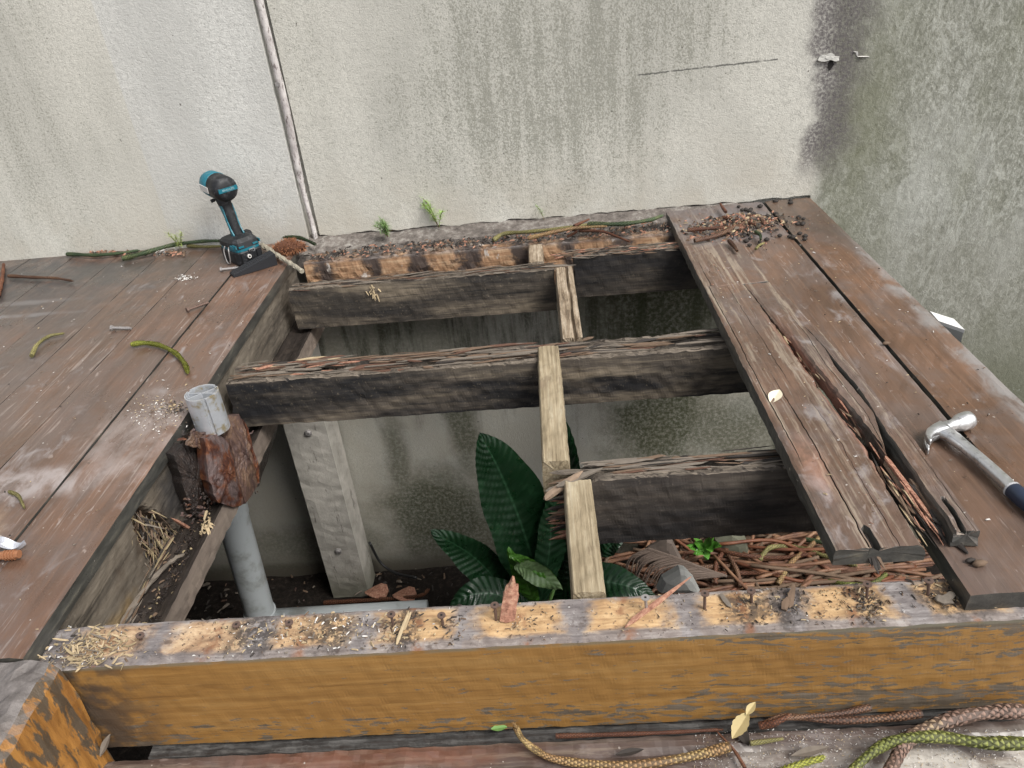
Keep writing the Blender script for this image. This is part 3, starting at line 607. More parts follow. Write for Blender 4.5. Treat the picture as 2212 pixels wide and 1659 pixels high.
st = thing('front_step', 'weathered brown step boards below the ochre beam', 'step', (.2, .6, -.30))
rnd = lambda a: .012 * fbm(a * 30, 2)
V_, F_ = timber('x', -.885, 1.9, .655, .846, -.30, -.262, .012, 16, 2, .004, .0022, seed=20, j0=.05, top=lambda a, f: .003 * abs(fbm(a * 12, f * 12)) + (.006 if abs(f - (.80 + .02 * fbm(a * 5, 1))) < .035 and a > .0 else 0))
mesh('step_board', V_, F_, M['step'], st)
for k in range(3):
    V_, F_ = timber('x', -.85, 1.9, .655 - .197 * (k + 1), .846 - .197 * (k + 1), -.30, -.262, .05, 6, 2, .004, .001, seed=21 + k); mesh('step_board', V_, F_, M['step'], st)
V_, F_ = timber('x', -.80, 1.9, .8515, .98, -.34, -.272, .01, 12, 2, .003, .003, seed=30, top=lambda a, f: .006 * abs(fbm(a * 8, f * 20)) )
mesh('cross_bearer', V_, F_, M['grey_timber'], st, label='cracked silver-grey bearer showing below the beam')

# ================================================================ JOIST FRAME
fr = thing('joist_frame', 'open joist frame of rotten dark timbers over the pit', 'frame', (-.2, 1.8, -.25))
# front beam
def btop(a, f):
    d = .0035 * max(0, fbm(a * 10, f * 2, 0)) + .0015 * abs(fbm(a * 60, f * 9))
    d += .010 * max(0, min(1, (-.83 - a) / .1)) * (.6 + fbm(a * 30, f * 5))
    if f < .12: d += .002 + .003 * max(0, fbm(a * 12, 7))
    return d
V_, F_ = timber('x', -.965, 1.06, .870, .966, -.2605, -.035, .006, 16, 10, .003, .0009, top=btop, seed=40, j0=.02)
fbeam = mesh('front_beam', V_, F_, M['beam'], fr, label='ochre front beam with bare yellow top and rusty screws')
nails = [((304, 1373), (305, 1384), 0), ((511, 1350), (514, 1360), 0), ((625, 1346), (628, 1357), 0), ((846, 1328), (850, 1356), 0), ((954, 1330), (957, 1352), 0), ((1069, 1308), (1072, 1341), 0),
         ((1393, 1292), (1397, 1322), 1), ((1522, 1283), (1522, 1317), 0), ((1621, 1277), (1624, 1303), 0), ((1872, 1263), (1872, 1295), 0), ((2004, 1255), (2004, 1287), 0)]
for (h, bs, k) in nails:
    p = az_(bs[0], bs[1], -.037); hh = ay_(h[0], h[1], p.y); hh.x = p.x + (hh.x - p.x) * .7; d = (hh - p)
    hr = .0074; u = d.normalized(); 
    b = MB().add(tube([p - u * .01, hh - u * .004], .0026, 8)); rings = [(hh - u * .005, .0028), (hh, hr), (hh + u * .0018, hr)]
    bb = MB(); fr_ = frames([hh, hh + u])[0]; V_, F_ = loft([[c + (fr_[1] * cos(2 * pi * j / 12) + fr_[2] * sin(2 * pi * j / 12)) * r_ for j in range(12)] for c, r_ in rings])
    b.add((V_, F_)); b.box(hh + u * .0016, (.0018, .0018, .0009), 1)
    b.build('screw', [M['screw_grey'] if k else M['screw'], M['gap']], fbeam)
# loose crumbs and splinters lying on the beam top
b = MB()
def on_beam(x, y): return Vector((x, y, -.0335))
cl = [(-.86, .91, .04, 90, 1), (-.56, .92, .05, 110, .9), (-.42, .92, .05, 130, 1), (-.33, .91, .03, 60, 1), (-.285, .915, .022, 80, 1.), (-.20, .92, .012, 40, 1), (-.08, .92, .03, 80, .7), (.16, .92, .03, 20, .6), (.30, .92, .03, 60, .8), (.37, .925, .03, 90, .9), (.44, .93, .02, 50, .8), (.50, .92, .015, 130, 1), (.63, .93, .035, 90, 1)]
for (x, y, s_, n, q) in cl:
    for i in range(n):
        xx = R.gauss(x, s_); yy = min(max(R.gauss(y, .022), .876), .962)
        b.add(crumb(on_beam(xx, yy), R.uniform(.002, .0075) * q), R.choice((0, 1, 1, 2, 2, 3) if x > -.3 else (0, 0, 4, 1, 2, 3)))
for i in range(420):
    b.add(crumb(on_beam(R.uniform(-.9, .62), R.uniform(.874, .963)), R.uniform(.0012, .004)), R.choice((0, 1, 2, 3, 4)))
b.build('wood_crumbs', [M['chip_pale'], M['chip_brown'], M['chip_dark'], M['chip_grey'], M['chip_white']], kind='stuff', origin=(-.2, .92, -.034), label='wood crumbs and chips scattered along the top of the ochre beam', cat='wood chips')
b = MB()
for i in range(230):
    x = R.gauss(-.845, .035); y = R.gauss(.905, .022); x = max(-.94, x); p = on_beam(x, min(max(y, .872), .955)); a = R.uniform(0, 6.3)
    b.add(shard(p, p + Vector((cos(a), sin(a) * .6, R.uniform(-.1, .7))) * R.uniform(.006, .028), R.uniform(.001, .004)), R.choice((0, 0, 1, 2)))
b.build('splinter_tuft', [M['chip_pale'], M['straw'], M['chip_grey']], kind='stuff', origin=(-.845, .905, -.034), label='tuft of pale torn wood fibres at the left end of the ochre beam', cat='splinters')
def loose(name, pts, wd, mat, label, cat='splinter', th=None, tw=0):
    b = MB()
    for p, q in pts: b.add(shard(p, q, wd, th, tw))
    return b.build(name, mat, origin=pts[0][0], label=label, cat=cat)
p = az_(1095, 1338, -.030)
rings = []
top_ = ay_(1109, 1250, p.y + .03)
for t, w0 in ((0, .013), (.02, .0135), (.30, .0125), (.34, .0138), (.62, .0135), (.64, .0115), (.72, .0110), (.74, .0125), (.80, .010), (.83, .0065), (1, .0018)):
    c = p.lerp(top_, t) + Vector((0, 0, 0)); rings.append([c + Vector((dx * w0 * R.uniform(.85, 1.1), dy, R.uniform(-.002, .002))) for dx, dy in ((-1, -.004), (-.1, -.006), (1, -.004), (1, .006), (-1, .006))])
mesh('wood_chunk', *loft(rings), M['chip_red'], origin=p, label='reddish broken chunk of board standing on the ochre beam', cat='splinter')
p = az_(1352, 1352, -.031); q = az_(1486, 1250, -.018)
loose('long_splinter', [(p, q)], .0085, M['chip_red'], 'long thin reddish splinter lying across the ochre beam beside a zinc screw', tw=0)
loose('splinter_pair', [(az_(857, 1390, -.031), az_(882, 1322, -.015)), (az_(872, 1360, -.031), az_(888, 1322, -.018))], .006, M['chip_pale'], 'pale pair of splinters leaning over a rusty screw on the beam')
loose('dark_splinter', [(az_(1705, 1312, -.031), az_(1716, 1262, -.024)), (az_(1694, 1318, -.031), az_(1700, 1290, -.026))], .011, M['chip_brown'], 'dark brown splinters standing over a yellow patch of the beam')
loose('grey_splinter', [(az_(1555, 1284, -.032), az_(1580, 1312, -.032))], .009, M['chip_grey'], 'grey curved sliver right of the zinc-headed screw on the beam')
loose('bark_flake', [(az_(2020, 1290, -.030), az_(2060, 1302, -.030)), (az_(2035, 1298, -.030), az_(2060, 1280, -.026))], .014, M['chip_grey'], 'grey flakes of wood in the corner under the right deck board')

# joists
def rot_top(seed, depth, c0=.55, wdt=.25, base=.004):
    def f_(a, f):
        c = c0 + .12 * fbm(a * 3, seed); d = max(0, 1 - abs(f - c) / (wdt * (1 + .6 * fbm(a * 5, seed + 3))))
        return base * abs(fbm(a * 25, f * 4, seed)) * 2 + depth * min(1, d * 2) * max(0, .55 + 1.1 * fbm(a * 4, seed + 9)) + .004 * (fbm(a * 70, f * 10) > .25)
    return f_
def fibres(name, parent, x0, x1, y0, y1, z, n, mats, L=(.02, .08), wd=(.002, .006), dz=.006):
    b = MB()
    for i in range(n):
        x = R.uniform(x0, x1); y = R.uniform(y0, y1); p = Vector((x, y, z + R.uniform(-dz, dz))); l = R.uniform(*L)
        b.add(shard(p, p + Vector((l, R.uniform(-.006, .006), R.uniform(-.005, .008))), R.uniform(*wd)), R.randrange(len(mats)))
    return b.build(name, mats, parent, kind='stuff')
M['rot_brown'] = flat('crumbly_red_brown_rot', (.10, .05, .032), .9, 0, .4, 90)
FM = [M['chip_grey'], M['chip_brown'], M['chip_grey'], M['chip_grey'], M['chip_dark'], M['chip_brown'], M['rot_brown']]
V_, F_ = timber('x', -.905, .038, 2.452, 2.516, -.19, -.035, .008, 10, 8, .003, .0015, top=rot_top(2, .010), seed=50, j0=.02, j1=.01)
j = mesh('joist', V_, F_, M['joist_b'], fr, label='left half of the back joist'); fibres('splintered_edge', j, -.9, .0, 2.452, 2.51, -.035, 90, FM, L=(.02, .14), wd=(.0015, .008))
b = MB()
for (x, y, n) in ((805, 628, 16), (990, 0, 0)):
    for i in range(n):
        p = ay_(x, y, 2.449) + Vector((R.gauss(0, .012), 0, R.gauss(0, .012))); b.add(shard(p, p + Vector((R.uniform(-.015, .015), -.006, R.uniform(-.03, .0))), R.uniform(.003, .006)))
b.build('torn_splinters', M['chip_pale'], j, kind='stuff')
V_, F_ = timber('x', .100, 1.02, 2.542, 2.612, -.19, -.030, .008, 10, 8, .003, .0015, top=rot_top(5, .008, .3), seed=51, j0=.012)
j = mesh('joist', V_, F_, M['joist_d'], fr, label='right half of the back joist'); fibres('splintered_edge', j, .02, .48, 2.53, 2.60, -.032, 130, [M['chip_brown'], M['chip_dark'], M['chip_grey'], M['chip_red']])
V_, F_ = timber('x', -.918, 1.02, 1.822, 1.928, -.182, -.035, .007, 14, 8, .004, .0018, top=rot_top(8, .040, .55, .3), seed=52, j0=.03)
j = mesh('joist', V_, F_, M['joist_a'], fr, label='wide black-stained middle joist with a rotten split top'); fibres('splintered_edge', j, -.9, .45, 1.832, 1.925, -.036, 170, FM, L=(.03, .2), wd=(.002, .010), dz=.006)
fibres('fresh_fibres', j, -.91, -.62, 1.84, 1.925, -.032, 60, [M['chip_pale'], M['chip_red'], M['chip_grey'], M['chip_brown'], M['rot_brown'], M['chip_grey']], L=(.03, .1), wd=(.003, .009))
V_, F_ = timber('x', .035, 1.02, 1.290, 1.362, -.215, -.033, .006, 14, 10, .004, .0018, top=lambda a, f: rot_top(11, .030, .6, .25)(a, f) + .03 * max(0, 1 - (a - .03) / .05), seed=53, j0=.05)
j = mesh('joist', V_, F_, M['joist_c'], fr, label='front joist with a broken fibrous left end'); fibres('splintered_edge', j, .05, .46, 1.30, 1.36, -.034, 70, FM, L=(.03, .15), wd=(.002, .009))
b = MB()
for i in range(85):
    z = R.uniform(-.19, -.045); p = Vector((.05, R.uniform(1.27, 1.35), z)); b.add(shard(p, p + Vector((-R.uniform(.03, .085), R.uniform(-.02, .01), R.uniform(-.02, .012))), R.uniform(.004, .012)), 0 if z > -.09 and R.random() < .6 else R.choice((1, 1, 2, 3)))
b.build('broken_end', [M['chip_grey'], M['chip_red'], M['chip_brown'], M['wetrot']], j, kind='stuff')
for (p, q, w_) in ((ay_(1178, 1078, 1.27), ay_(1255, 1018, 1.30), .016), (ay_(1205, 1050, 1.28), ay_(1300, 1012, 1.31), .014), (ay_(1180, 1060, 1.29), ay_(1235, 1045, 1.30), .012)):
    b = MB().add(shard(p, q, w_, w_ * .6)); b.build('torn_sliver', M['chip_grey'] if w_ != .016 else flat('tan_sliver', (.28, .2, .14), .85, 0, .3, 90), j)
# ledger at the wall
V_, F_ = timber('x', -.905, 1.02, 2.70, 2.765, -.20, -.036, .01, 8, 8, .006, .003, top=rot_top(14, .008, .6, .4, .006), seed=54)
mesh('wall_ledger', V_, F_, M['ledger'], fr, label='ledger at the wall with pale bare patches on its face')
# blocking pieces
def block(x0, x1, y0, y1, z0, z1, mat, lab, top=None, seed=0, jj=.004, nt2=12):
    V_, F_ = timber('y', y0, y1, x0, x1, z0, z1, .008, nt2, 5, .005, .0012, top=top, seed=seed, j0=jj, j1=jj)
    return mesh('blocking', V_, F_, mat, fr, label=lab)
cr = lambda a, f: .004 * abs(fbm(a * 30, f * 3)) + .035 * max(0, 1 - abs(f - (.62 + .10 * fbm(a * 5, 3))) / .09) * min(1, max(0, .45 + 1.2 * fbm(a * 3 + 5, 1) + (2.2 - a) * .6))
block(.036, .098, 1.932, 2.462, -.17, -.030, M['block_grey'], 'split grey blocking between the two back joists', cr, 60, .01, 20)
block(-.036, .026, 1.350, 1.885, -.115, -.022, M['block'], 'pale blocking between the middle joist and the front joist', lambda a, f: .002 * abs(fbm(a * 9, f)), 61)
block(.008, .070, .968, 1.289, -.16, -.027, M['block'], 'pale green-tinged blocking between the front joist and the ochre beam', None, 62)
block(-.055, .0, 2.525, 2.695, -.12, -.032, M['block_grey'], 'whitened stub of blocking against the wall ledger', None, 63)

# ================================================================ RIGHT DECK
rd = thing('right_deck', 'brown scuffed timber deck on the right with a split board', 'deck', (.75, 1.8, -.04))
dirtb = [((.66, 2.62, 0), (.22, .13, .3), (.17, .16, .165), .85), ((.7, 2.83, 0), (.28, .08, .3), (.13, .12, .125), .7)]
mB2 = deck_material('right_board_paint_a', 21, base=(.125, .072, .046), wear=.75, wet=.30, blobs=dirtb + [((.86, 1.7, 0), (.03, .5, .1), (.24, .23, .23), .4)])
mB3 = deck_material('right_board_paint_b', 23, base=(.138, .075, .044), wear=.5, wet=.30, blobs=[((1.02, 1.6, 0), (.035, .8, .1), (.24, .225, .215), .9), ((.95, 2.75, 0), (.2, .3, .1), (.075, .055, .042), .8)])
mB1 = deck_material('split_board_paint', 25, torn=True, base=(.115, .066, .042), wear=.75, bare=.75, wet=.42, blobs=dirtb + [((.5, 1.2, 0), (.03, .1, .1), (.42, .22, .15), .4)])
SP = [(1.0, .622), (1.10, .624), (1.27, .632), (1.47, .618), (1.77, .606), (2.11, .588)]
def split_x(y):
    for (ya, xa), (yb, xb) in zip(SP, SP[1:]):
        if y <= yb: t = max(0, (y - ya) / (yb - ya)); return xa + (xb - xa) * t + .006 * fbm(y * 13, 3) + .004 * fbm(y * 55, 8)
    return .588
def lift(y): return .037 * min(1, max(0, (2.7 - y) / 1.2))
def b2l(y): return .666 if y > 1.6 else .652
VF = timber('y', .893, 2.868, .652, .846, -.036, 0, .03, 10, 2, .0035, .001, seed=70); mesh('board', *VF, mB2, rd)
VF = timber('y', .893, 2.868, .853, 1.028, -.036, .001, .03, 10, 2, .0035, .001, seed=71); mesh('board', *VF, mB3, rd)
VF = timber('y', 2.74, 2.870, .668, .8455, .0015, .004, .03, 4, 1, .001, .0005, seed=72)
# split board: two tongues sharing a long crack that opens towards the front
def gapw(y): return .028 * min(1, max(0, (2.06 - y) / 1.0)) ** 1.2 * (1 + .5 * fbm(y * 17, 31) + .3 * fbm(y * 60, 12))
br = thing('split_board', 'deck board split along its length and levered up on the right of the hole', 'board', (.58, 1.9, -.03))
V_, F_ = timber('y', .972, 2.845, .46, .6, -.036, 0, .010, 20, 4, .0035, .001, seed=73, zf=lift, j0=.004,
    uf=lambda a: (.481 - .481 * lift(a) - .003 + .004 * fbm(a * 6, 1) + .003 * fbm(a * 30, 4), (split_x(a) - min(.008, gapw(a) * .6)) if a < 2.11 else .6645),
    top=lambda a, f: .0018 * abs(fbm(a * 14, f * 22)) + (.034 if abs(f - .44) < .03 and a < 1.03 else 0) + (.022 * max(0, (f - .90) / .10) ** 1.5 * min(1, max(0, (1.95 - a) * 3)) * (.6 + fbm(a * 25, 3))),
    cracks=[(.38, .0012, .02, .9, 1.62, 5), (.12, .0010, .012, 1.2, 2.4, 7), (.70, .0006, .008, .9, 1.5, 9), (.56, .0006, .006, 1.5, 2.3, 10)])
mesh('main_piece', V_, F_, mB1, br)
XR = [(.99, .716), (1.28, .720), (1.80, .694), (2.25, .668), (2.73, .664), (2.9, .664)]
def xr(y):
    for (ya, xa), (yb, xb) in zip(XR, XR[1:]):
        if y <= yb: return xa + (xb - xa) * max(0, (y - ya) / (yb - ya))
    return .664
V_, F_ = timber('y', 1.22, 2.105, .6, .7, -.034, -.0005, .010, 12, 4, .003, .001, seed=74, zf=lift, j0=.07,
    uf=lambda a: ((split_x(a) + gapw(a) * .8 - .001 if a < 2.11 else min(.582 + (a - 2.11) * .2, .661)), max(xr(a) - (.030 if a < 1.75 else 0) * min(1, (1.75 - a) * 6), split_x(a) + gapw(a) + .006) - (.0 if a > 1.38 else (1.38 - a) * .28) if a < 2.5 else .6645),
    top=lambda a, f: .002 * abs(fbm(a * 18, f * 14)) + .014 * max(0, 1 - f / .16) * min(1, max(0, (2.0 - a) * 3)) + .008 * max(0, (f - .85) / .15) * (a < 1.7), cracks=[(.55, .0006, .008, 1.2, 2.0, 11)])
mesh('torn_tongue', V_, F_, mB1, br)
V_, F_ = timber('y', .998, 1.80, .6, .7, -.034, .000, .008, 24, 4, .003, .0012, seed=75, zf=lift, j0=.006, j1=.02,
    uf=lambda a: (xr(a) - (.046 + .010 * fbm(a * 8, 2)) * (1 if a < 1.3 else max(.62, 1 - (a - 1.3) * 2)) , xr(a) + .002 * fbm(a * 20, 9)),
    top=lambda a, f: .002 * abs(fbm(a * 20, f * 10)) + .012 * max(0, 1 - f / .12) + (.022 * max(0, 1 - abs(f - .36 - 1.2 * (a - 1.0)) / .10) if a < 1.09 else 0), cracks=[(.80, .0010, .014, .95, 1.35, 13)])
mesh('broken_strip', V_, F_, mB1, br)
b = MB()
for i in range(75):
    y = R.uniform(1.06, 1.95) if i < 50 else R.uniform(1.03, 1.3); x = split_x(y) + gapw(y) * R.choice((R.uniform(.6, 1.0), R.uniform(-.1, .3))); z = lift(y) - R.uniform(.008, .03)
    l = R.uniform(.02, .09); b.add(shard((x, y, z), (x + R.uniform(-.004, .006), y - l, z + R.uniform(-.008, .010)), R.uniform(.0015, .005)), R.choice((0, 0, 1, 1, 2, 3)))
for i in range(24):
    b.add(shard((.665 + R.uniform(-.01, .02), 1.10 + R.uniform(-.05, .05), .01 + R.uniform(-.01, .015)), (.67 + R.uniform(-.01, .03), 1.02 + R.uniform(-.02, .03), .004), R.uniform(.003, .008)), R.choice((0, 1, 3, 3)))
b.build('torn_fibres', [M['chip_red'], M['chip_brown'], M['chip_pale'], M['chip_dark'], M['chip_white']], br, kind='stuff')
for (p, q, w_, mm) in (((.668, 1.13, .006), (.690, .985, .004), .017, 'chip_dark'), ((.672, 1.16, .02), (.676, 1.05, .010), .015, 'chip_brown'), ((.648, 1.24, .026), (.662, 1.06, .016), .009, 'chip_red')):
    b = MB().add(shard(p, q, w_, w_ * .7)); b.build('splinter', M[mm], br)
# packer wood under the split board front, seen in the notch
p = az_(1875, 1165, .03); b = MB()
for i in range(7): b.add(shard(p + Vector((R.uniform(-.008, .008), R.uniform(-.005, .02), -.006)), p + Vector((R.uniform(-.01, .016), -.05 + R.uniform(-.01, .02), -.022)), .009), R.choice((0, 1)))
b.build('notch_splinters', [M['chip_dark'], M['chip_brown']], br, kind='stuff')

# ---- white capped post beyond the right edge
wp_ = thing('white_box', 'white plastic box fixed just beyond the right edge of the deck', 'box', (1.08, 1.88, -.45))
A = az_(2008.9, 672.2, -.03); B = az_(2060.6, 688.8, -.03); C = az_(2083.9, 712.2, -.03); D = az_(2027.3, 693, -.03)
A2 = A + Vector((-.005, .02, 0)); wm = flat('white_plastic', (.80, .79, .76), .45, var=.04); wm2 = wm
q = [D + Vector((-.0, 0, -.0)), C, B, A]
b = MB().add(loft([[v + Vector((0, 0, -.010)) for v in q], [v for v in q]])); b.build('lid', wm, wp_)
qc = sum(q, Vector()) / 4
b = MB().add(loft([[Vector((qc.x + (v.x - qc.x) * .93, qc.y + (v.y - qc.y) * .93, -.45)) for v in q], [Vector((qc.x + (v.x - qc.x) * .97, qc.y + (v.y - qc.y) * .97, -.0405)) for v in q]])); b.build('body', flat('grey_white_plastic', (.42, .42, .40), .5, var=.05), wp_)


# ================================================================ RUSTED POST STUB AND POLE
rp = thing('rusted_post_stump', 'flaking rusted steel post stump breaking apart at the deck edge', 'post stump', tuple(ax_(470, 1080, -.86)))
def plate(name, pts, th, mat, X=-.86, seed=1, n=9, bulge=.012, lab=None, dirv=None):
    """a slab of rust: outline given by photograph points on the plane x = X, real thickness, ragged rim and bulged skin"""
    O = [ax_(x, y, X) for x, y in pts]; c = sum(O, Vector()) / len(O)
    nrm = dirv or Vector((.75, -.6, .25)).normalized(); E_ = []
    for k in range(len(O)):
        a, b_ = O[k], O[(k + 1) % len(O)]
        for t in range(5): p = a.lerp(b_, t / 5); E_.append(p + Vector((fbm(p.y * 60, p.z * 60, seed), fbm(p.z * 60, p.y * 60, seed + 5), fbm(p.y * 70, p.z * 70, seed + 9))) * .007)
    rings = [[p - nrm * th for p in E_], [p - nrm * th * .3 for p in E_], E_]
    for k in range(1, n + 1):
        f = k / n; rings.append([p.lerp(c, f * .98) + nrm * (bulge * sin(f * pi / 2) + .006 * fbm(p.y * 40 * (1 - f) + f * 5, p.z * 40, seed)) for p in E_])
    V_, F_ = loft(rings); return mesh(name, V_, F_, mat, rp, label=lab, smooth=False)
plate('rust_shell', [(442, 948), (470, 938), (497, 958), (512, 1010), (531, 1088), (500, 1096), (470, 1085), (452, 1040)], .05, M['rust'], -.848, 2, bulge=.022, lab='orange rusted shell')
plate('rust_scale', [(516, 893), (526, 915), (538, 960), (552, 1020), (556, 1050), (531, 1088), (515, 1035), (505, 985), (497, 950), (500, 915)], .03, M['rust_pale'], -.838, 5, bulge=.012, lab='grey rust scale standing on edge', dirv=Vector((.95, -.25, .1)).normalized())
plate('rust_scale', [(526, 905), (536, 925), (560, 1010), (560, 1040), (545, 1050), (545, 990)], .02, M['rust'], -.85, 7, bulge=.004, dirv=Vector((.95, -.25, .1)).normalized())
plate('rotten_core', [(375, 985), (392, 960), (424, 962), (436, 1000), (450, 1060), (445, 1100), (425, 1118), (405, 1080), (388, 1020)], .06, M['wetrot'], -.90, 9, bulge=.025, lab='wet black rotten core')
plate('rust_flake', [(417, 930), (447, 935), (436, 972), (406, 962)], .012, M['rust_pale'], -.87, 3, bulge=.001)
plate('rust_flake', [(452, 918), (496, 912), (505, 935), (462, 946)], .02, M['rust'], -.875, 4, bulge=.003)
plate('rust_flake', [(436, 958), (500, 950), (520, 1010), (470, 1010)], .03, M['rust_pale'], -.90, 14, bulge=.003)
plate('backing', [(395, 940), (520, 890), (600, 925), (560, 1050), (440, 1110), (400, 1060)], .02, M['wetrot'], -.925, 19, bulge=.004)
b = MB()
for i in range(260):
    px_ = R.uniform(388, 560); py__ = R.gauss(1100 - (px_ - 420) * .55, 20) if i % 3 else R.uniform(925, 960); p = ax_(px_, py__, -.885 + R.uniform(-.02, .01)); b.add(crumb(p, R.uniform(.005, .014)), R.choice((0, 0, 1, 2)))
b.build('rust_crumbs', [M['wetrot'], M['rust'], M['rust_pale']], rp, kind='stuff')
# sliced aluminium pole with inner webs
c0 = ax_(457, 912, -.868); c1 = ax_(435, 848, -.868); ax = (c1 - c0)
pl = thing('aluminium_pole_stub', 'short cut-off stub of a ribbed aluminium pole at the deck edge', 'pole stub', tuple(c0))
u = ax.normalized(); fr_ = frames([c0, c1])[0]; rad = .041
def arc(a0, a1, r0, r1, n=26):
    V = []; Fc = []
    for k in range(n + 1):
        a = a0 + (a1 - a0) * k / n
        for rr_ in (r0, r1):
            d = fr_[1] * cos(a) + fr_[2] * sin(a)
            V += [c0 - u * (.02) + d * rr_, c1 + d * rr_]
    for k in range(n):
        q = k * 4
        Fc += [(q + 2, q + 6, q + 7, q + 3), (q + 4, q, q + 1, q + 5), (q + 1, q + 3, q + 7, q + 5), (q, q + 4, q + 6, q + 2)]
    Fc += [(0, 2, 3, 1), (n * 4, n * 4 + 1, n * 4 + 3, n * 4 + 2)]
    return V, Fc
b = MB()
for a0, a1 in ((.25, 1.9), (2.15, 3.9), (4.1, 5.85), (6.05, 6.5)): b.add(arc(a0, a1, rad - .0028, rad))
b.add(arc(0, 6.283, rad - .006, rad - .0045)); b.build('tube_wall', M['alu'], pl)
b = MB()
for s_ in (-1, 1):
    d = fr_[1] * cos(.4 * s_ + .3) + fr_[2] * sin(.4 * s_ + .3); nn = u.cross(d)
    b.add(loft([[c0 + d * x + nn * y for x, y in ((-.037, -.0012), (.037, -.0012), (.037, .0012), (-.037, .0012))], [c1 - u * .002 + d * x + nn * y for x, y in ((-.037, -.0012), (.037, -.0012), (.037, .0012), (-.037, .0012))]]))
b.build('inner_web', M['alu'], pl)
b = MB().add(tube([c0, c1 - u * .045], rad - .008, 16)); b.build('packed_dirt', M['wetrot'], pl)

# ================================================================ HAMMER
hm = thing('claw_hammer', 'steel claw hammer with dark blue grip lying on the right deck', 'hammer', (.80, 1.30, .0))
steel = (lambda g: g.out(g.mix(g.sm(g.noise(50, 5, .7), .5, .7), (.66, .66, .66), (.36, .355, .35)), g.sm(g.noise(80, 4), .3, .7, .30, .46), g.noise(160, 4, .6), .25, .001, metal=.9))(G('worn_hammer_steel'))
def sect(c, t, wd, h, n=14, pw=3.0, tilt=0):
    t = t.normalized(); s_ = Vector((0, 0, 1)).cross(t).normalized(); ring = []
    for k in range(n):
        a = 2 * pi * k / n; ca, sa = cos(a), sin(a)
        x = abs(ca) ** (2 / pw) * (1 if ca >= 0 else -1); z = abs(sa) ** (2 / pw) * (1 if sa >= 0 else -1)
        ring.append(c + s_ * x * wd + Vector((0, 0, 1)) * z * h)
    return ring
hd = Vector((.126, .052, 0)).normalized(); hx = Vector((.798, 1.318, .021))       # towards the face ; middle of the head
rings = []
for d, w_, h, pw in ((-.006, .012, .014, 3), (.010, .012, .014, 2.6), (.024, .011, .0135, 2.2), (.034, .0125, .014, 2), (.045, .017, .0175, 2), (.052, .0195, .0195, 2), (.072, .0195, .0195, 2), (.076, .0185, .0185, 2), (.0765, .010, .010, 2)):
    rings.append(sect(hx + hd * d, hd, w_, h, pw=pw, n=20))
V_, F_ = loft(rings); mesh('striking_head', V_, F_, steel, hm, smooth=True)
sh = Vector((.047, -.24, 0)).normalized()
claw = smoothp([hx + hd * .006, hx - hd * .018 + sh * .001, hx - hd * .038 + sh * .006, hx - hd * .054 + sh * .020, hx - hd * .062 + sh * .034], 16)
for zs_, zoff in ((1, .0105), (-1, -.0105)):
    rings = []
    for i, p in enumerate(claw):
        f = i / 16; a = claw[max(i - 1, 0)]; b_ = claw[min(i + 1, 16)]; spl = max(0, (f - .35) / .65)
        rings.append(sect(p + Vector((0, 0, zoff * (.55 + .55 * spl))), b_ - a, .0125 * (1 - f) + .0022, (.0085 + .002 * spl) * (1 - .35 * spl), n=12, pw=4))
    V_, F_ = loft(rings); mesh('claw', V_, F_, steel, hm, smooth=True)
hp = smoothp([hx - hd * .004, hx + sh * .035 + Vector((0, 0, -.001)), hx + sh * .10 + Vector((0, 0, -.002)), hx + sh * .165 + Vector((0, 0, -.003)), hx + sh * .20 + Vector((0, 0, -.003))], 24)
hp = [p + hd * (.006 * sin(i / 24 * pi)) for i, p in enumerate(hp)]
rings = [sect(p, hp[min(i + 1, 24)] - hp[max(i - 1, 0)], .017 - .0055 * min(1, i / 9), .0125 - .003 * min(1, i / 9), n=12, pw=4.5) for i, p in enumerate(hp)]
V_, F_ = loft(rings); mesh('shaft', V_, F_, steel, hm, smooth=True)
g0 = hp[-1] - sh * .002; grip = []
for d, w_, h in ((0, .0125, .0125), (.003, .015, .0145), (.03, .0165, .0155), (.07, .0155, .015), (.12, .017, .0155), (.15, .0195, .017), (.155, .014, .013)):
    grip.append(sect(g0 + sh * d, sh, w_, h, n=18, pw=2.4))
V_, F_ = loft(grip); mesh('grip', V_, F_, flat('navy_rubber_grip', (.018, .028, .055), .45, var=.2), hm, smooth=True)
b = MB().add(loft([sect(g0 - sh * .0015, sh, .0155, .015, n=18, pw=2.4), sect(g0 + sh * .002, sh, .0155, .015, n=18, pw=2.4)])); b.build('collar_ring', flat('clear_grip_edge', (.45, .45, .46), .4), hm)

# ================================================================ IMPACT DRIVER
D0 = az_(517, 570, 0) + Vector((.0, .055, 0)); fwd = Vector((-.72, .69, 0)).normalized(); sid = Vector((fwd.y, -fwd.x, 0)); UP = Vector((0, 0, 1))
dv = thing('impact_driver', 'teal and black cordless impact driver standing on its battery by the wall', 'power tool', tuple(D0))
teal = flat('teal_plastic', (.008, .135, .185), .42, var=.12, sc_=120, bump=.05, dirt=(.08, .16, .18)); blk = flat('black_rubber_plastic', (.008, .009, .011), .55, var=.3, sc_=120, bump=.1, dirt=(.035, .036, .04))
def L3(f, s_, z): return D0 + fwd * f + sid * s_ + UP * z
def rr_(cf, cs, z, hf, hs_, n=20, pw=5, tf=0):
    ring = []
    for k in range(n):
        a = 2 * pi * (k + .5) / n; ca, sa = cos(a), sin(a)
        x = abs(ca) ** (2 / pw) * (1 if ca >= 0 else -1) * hf; y = abs(sa) ** (2 / pw) * (1 if sa >= 0 else -1) * hs_
        ring.append(L3(cf + x, cs + y, z + tf * x))
    return ring
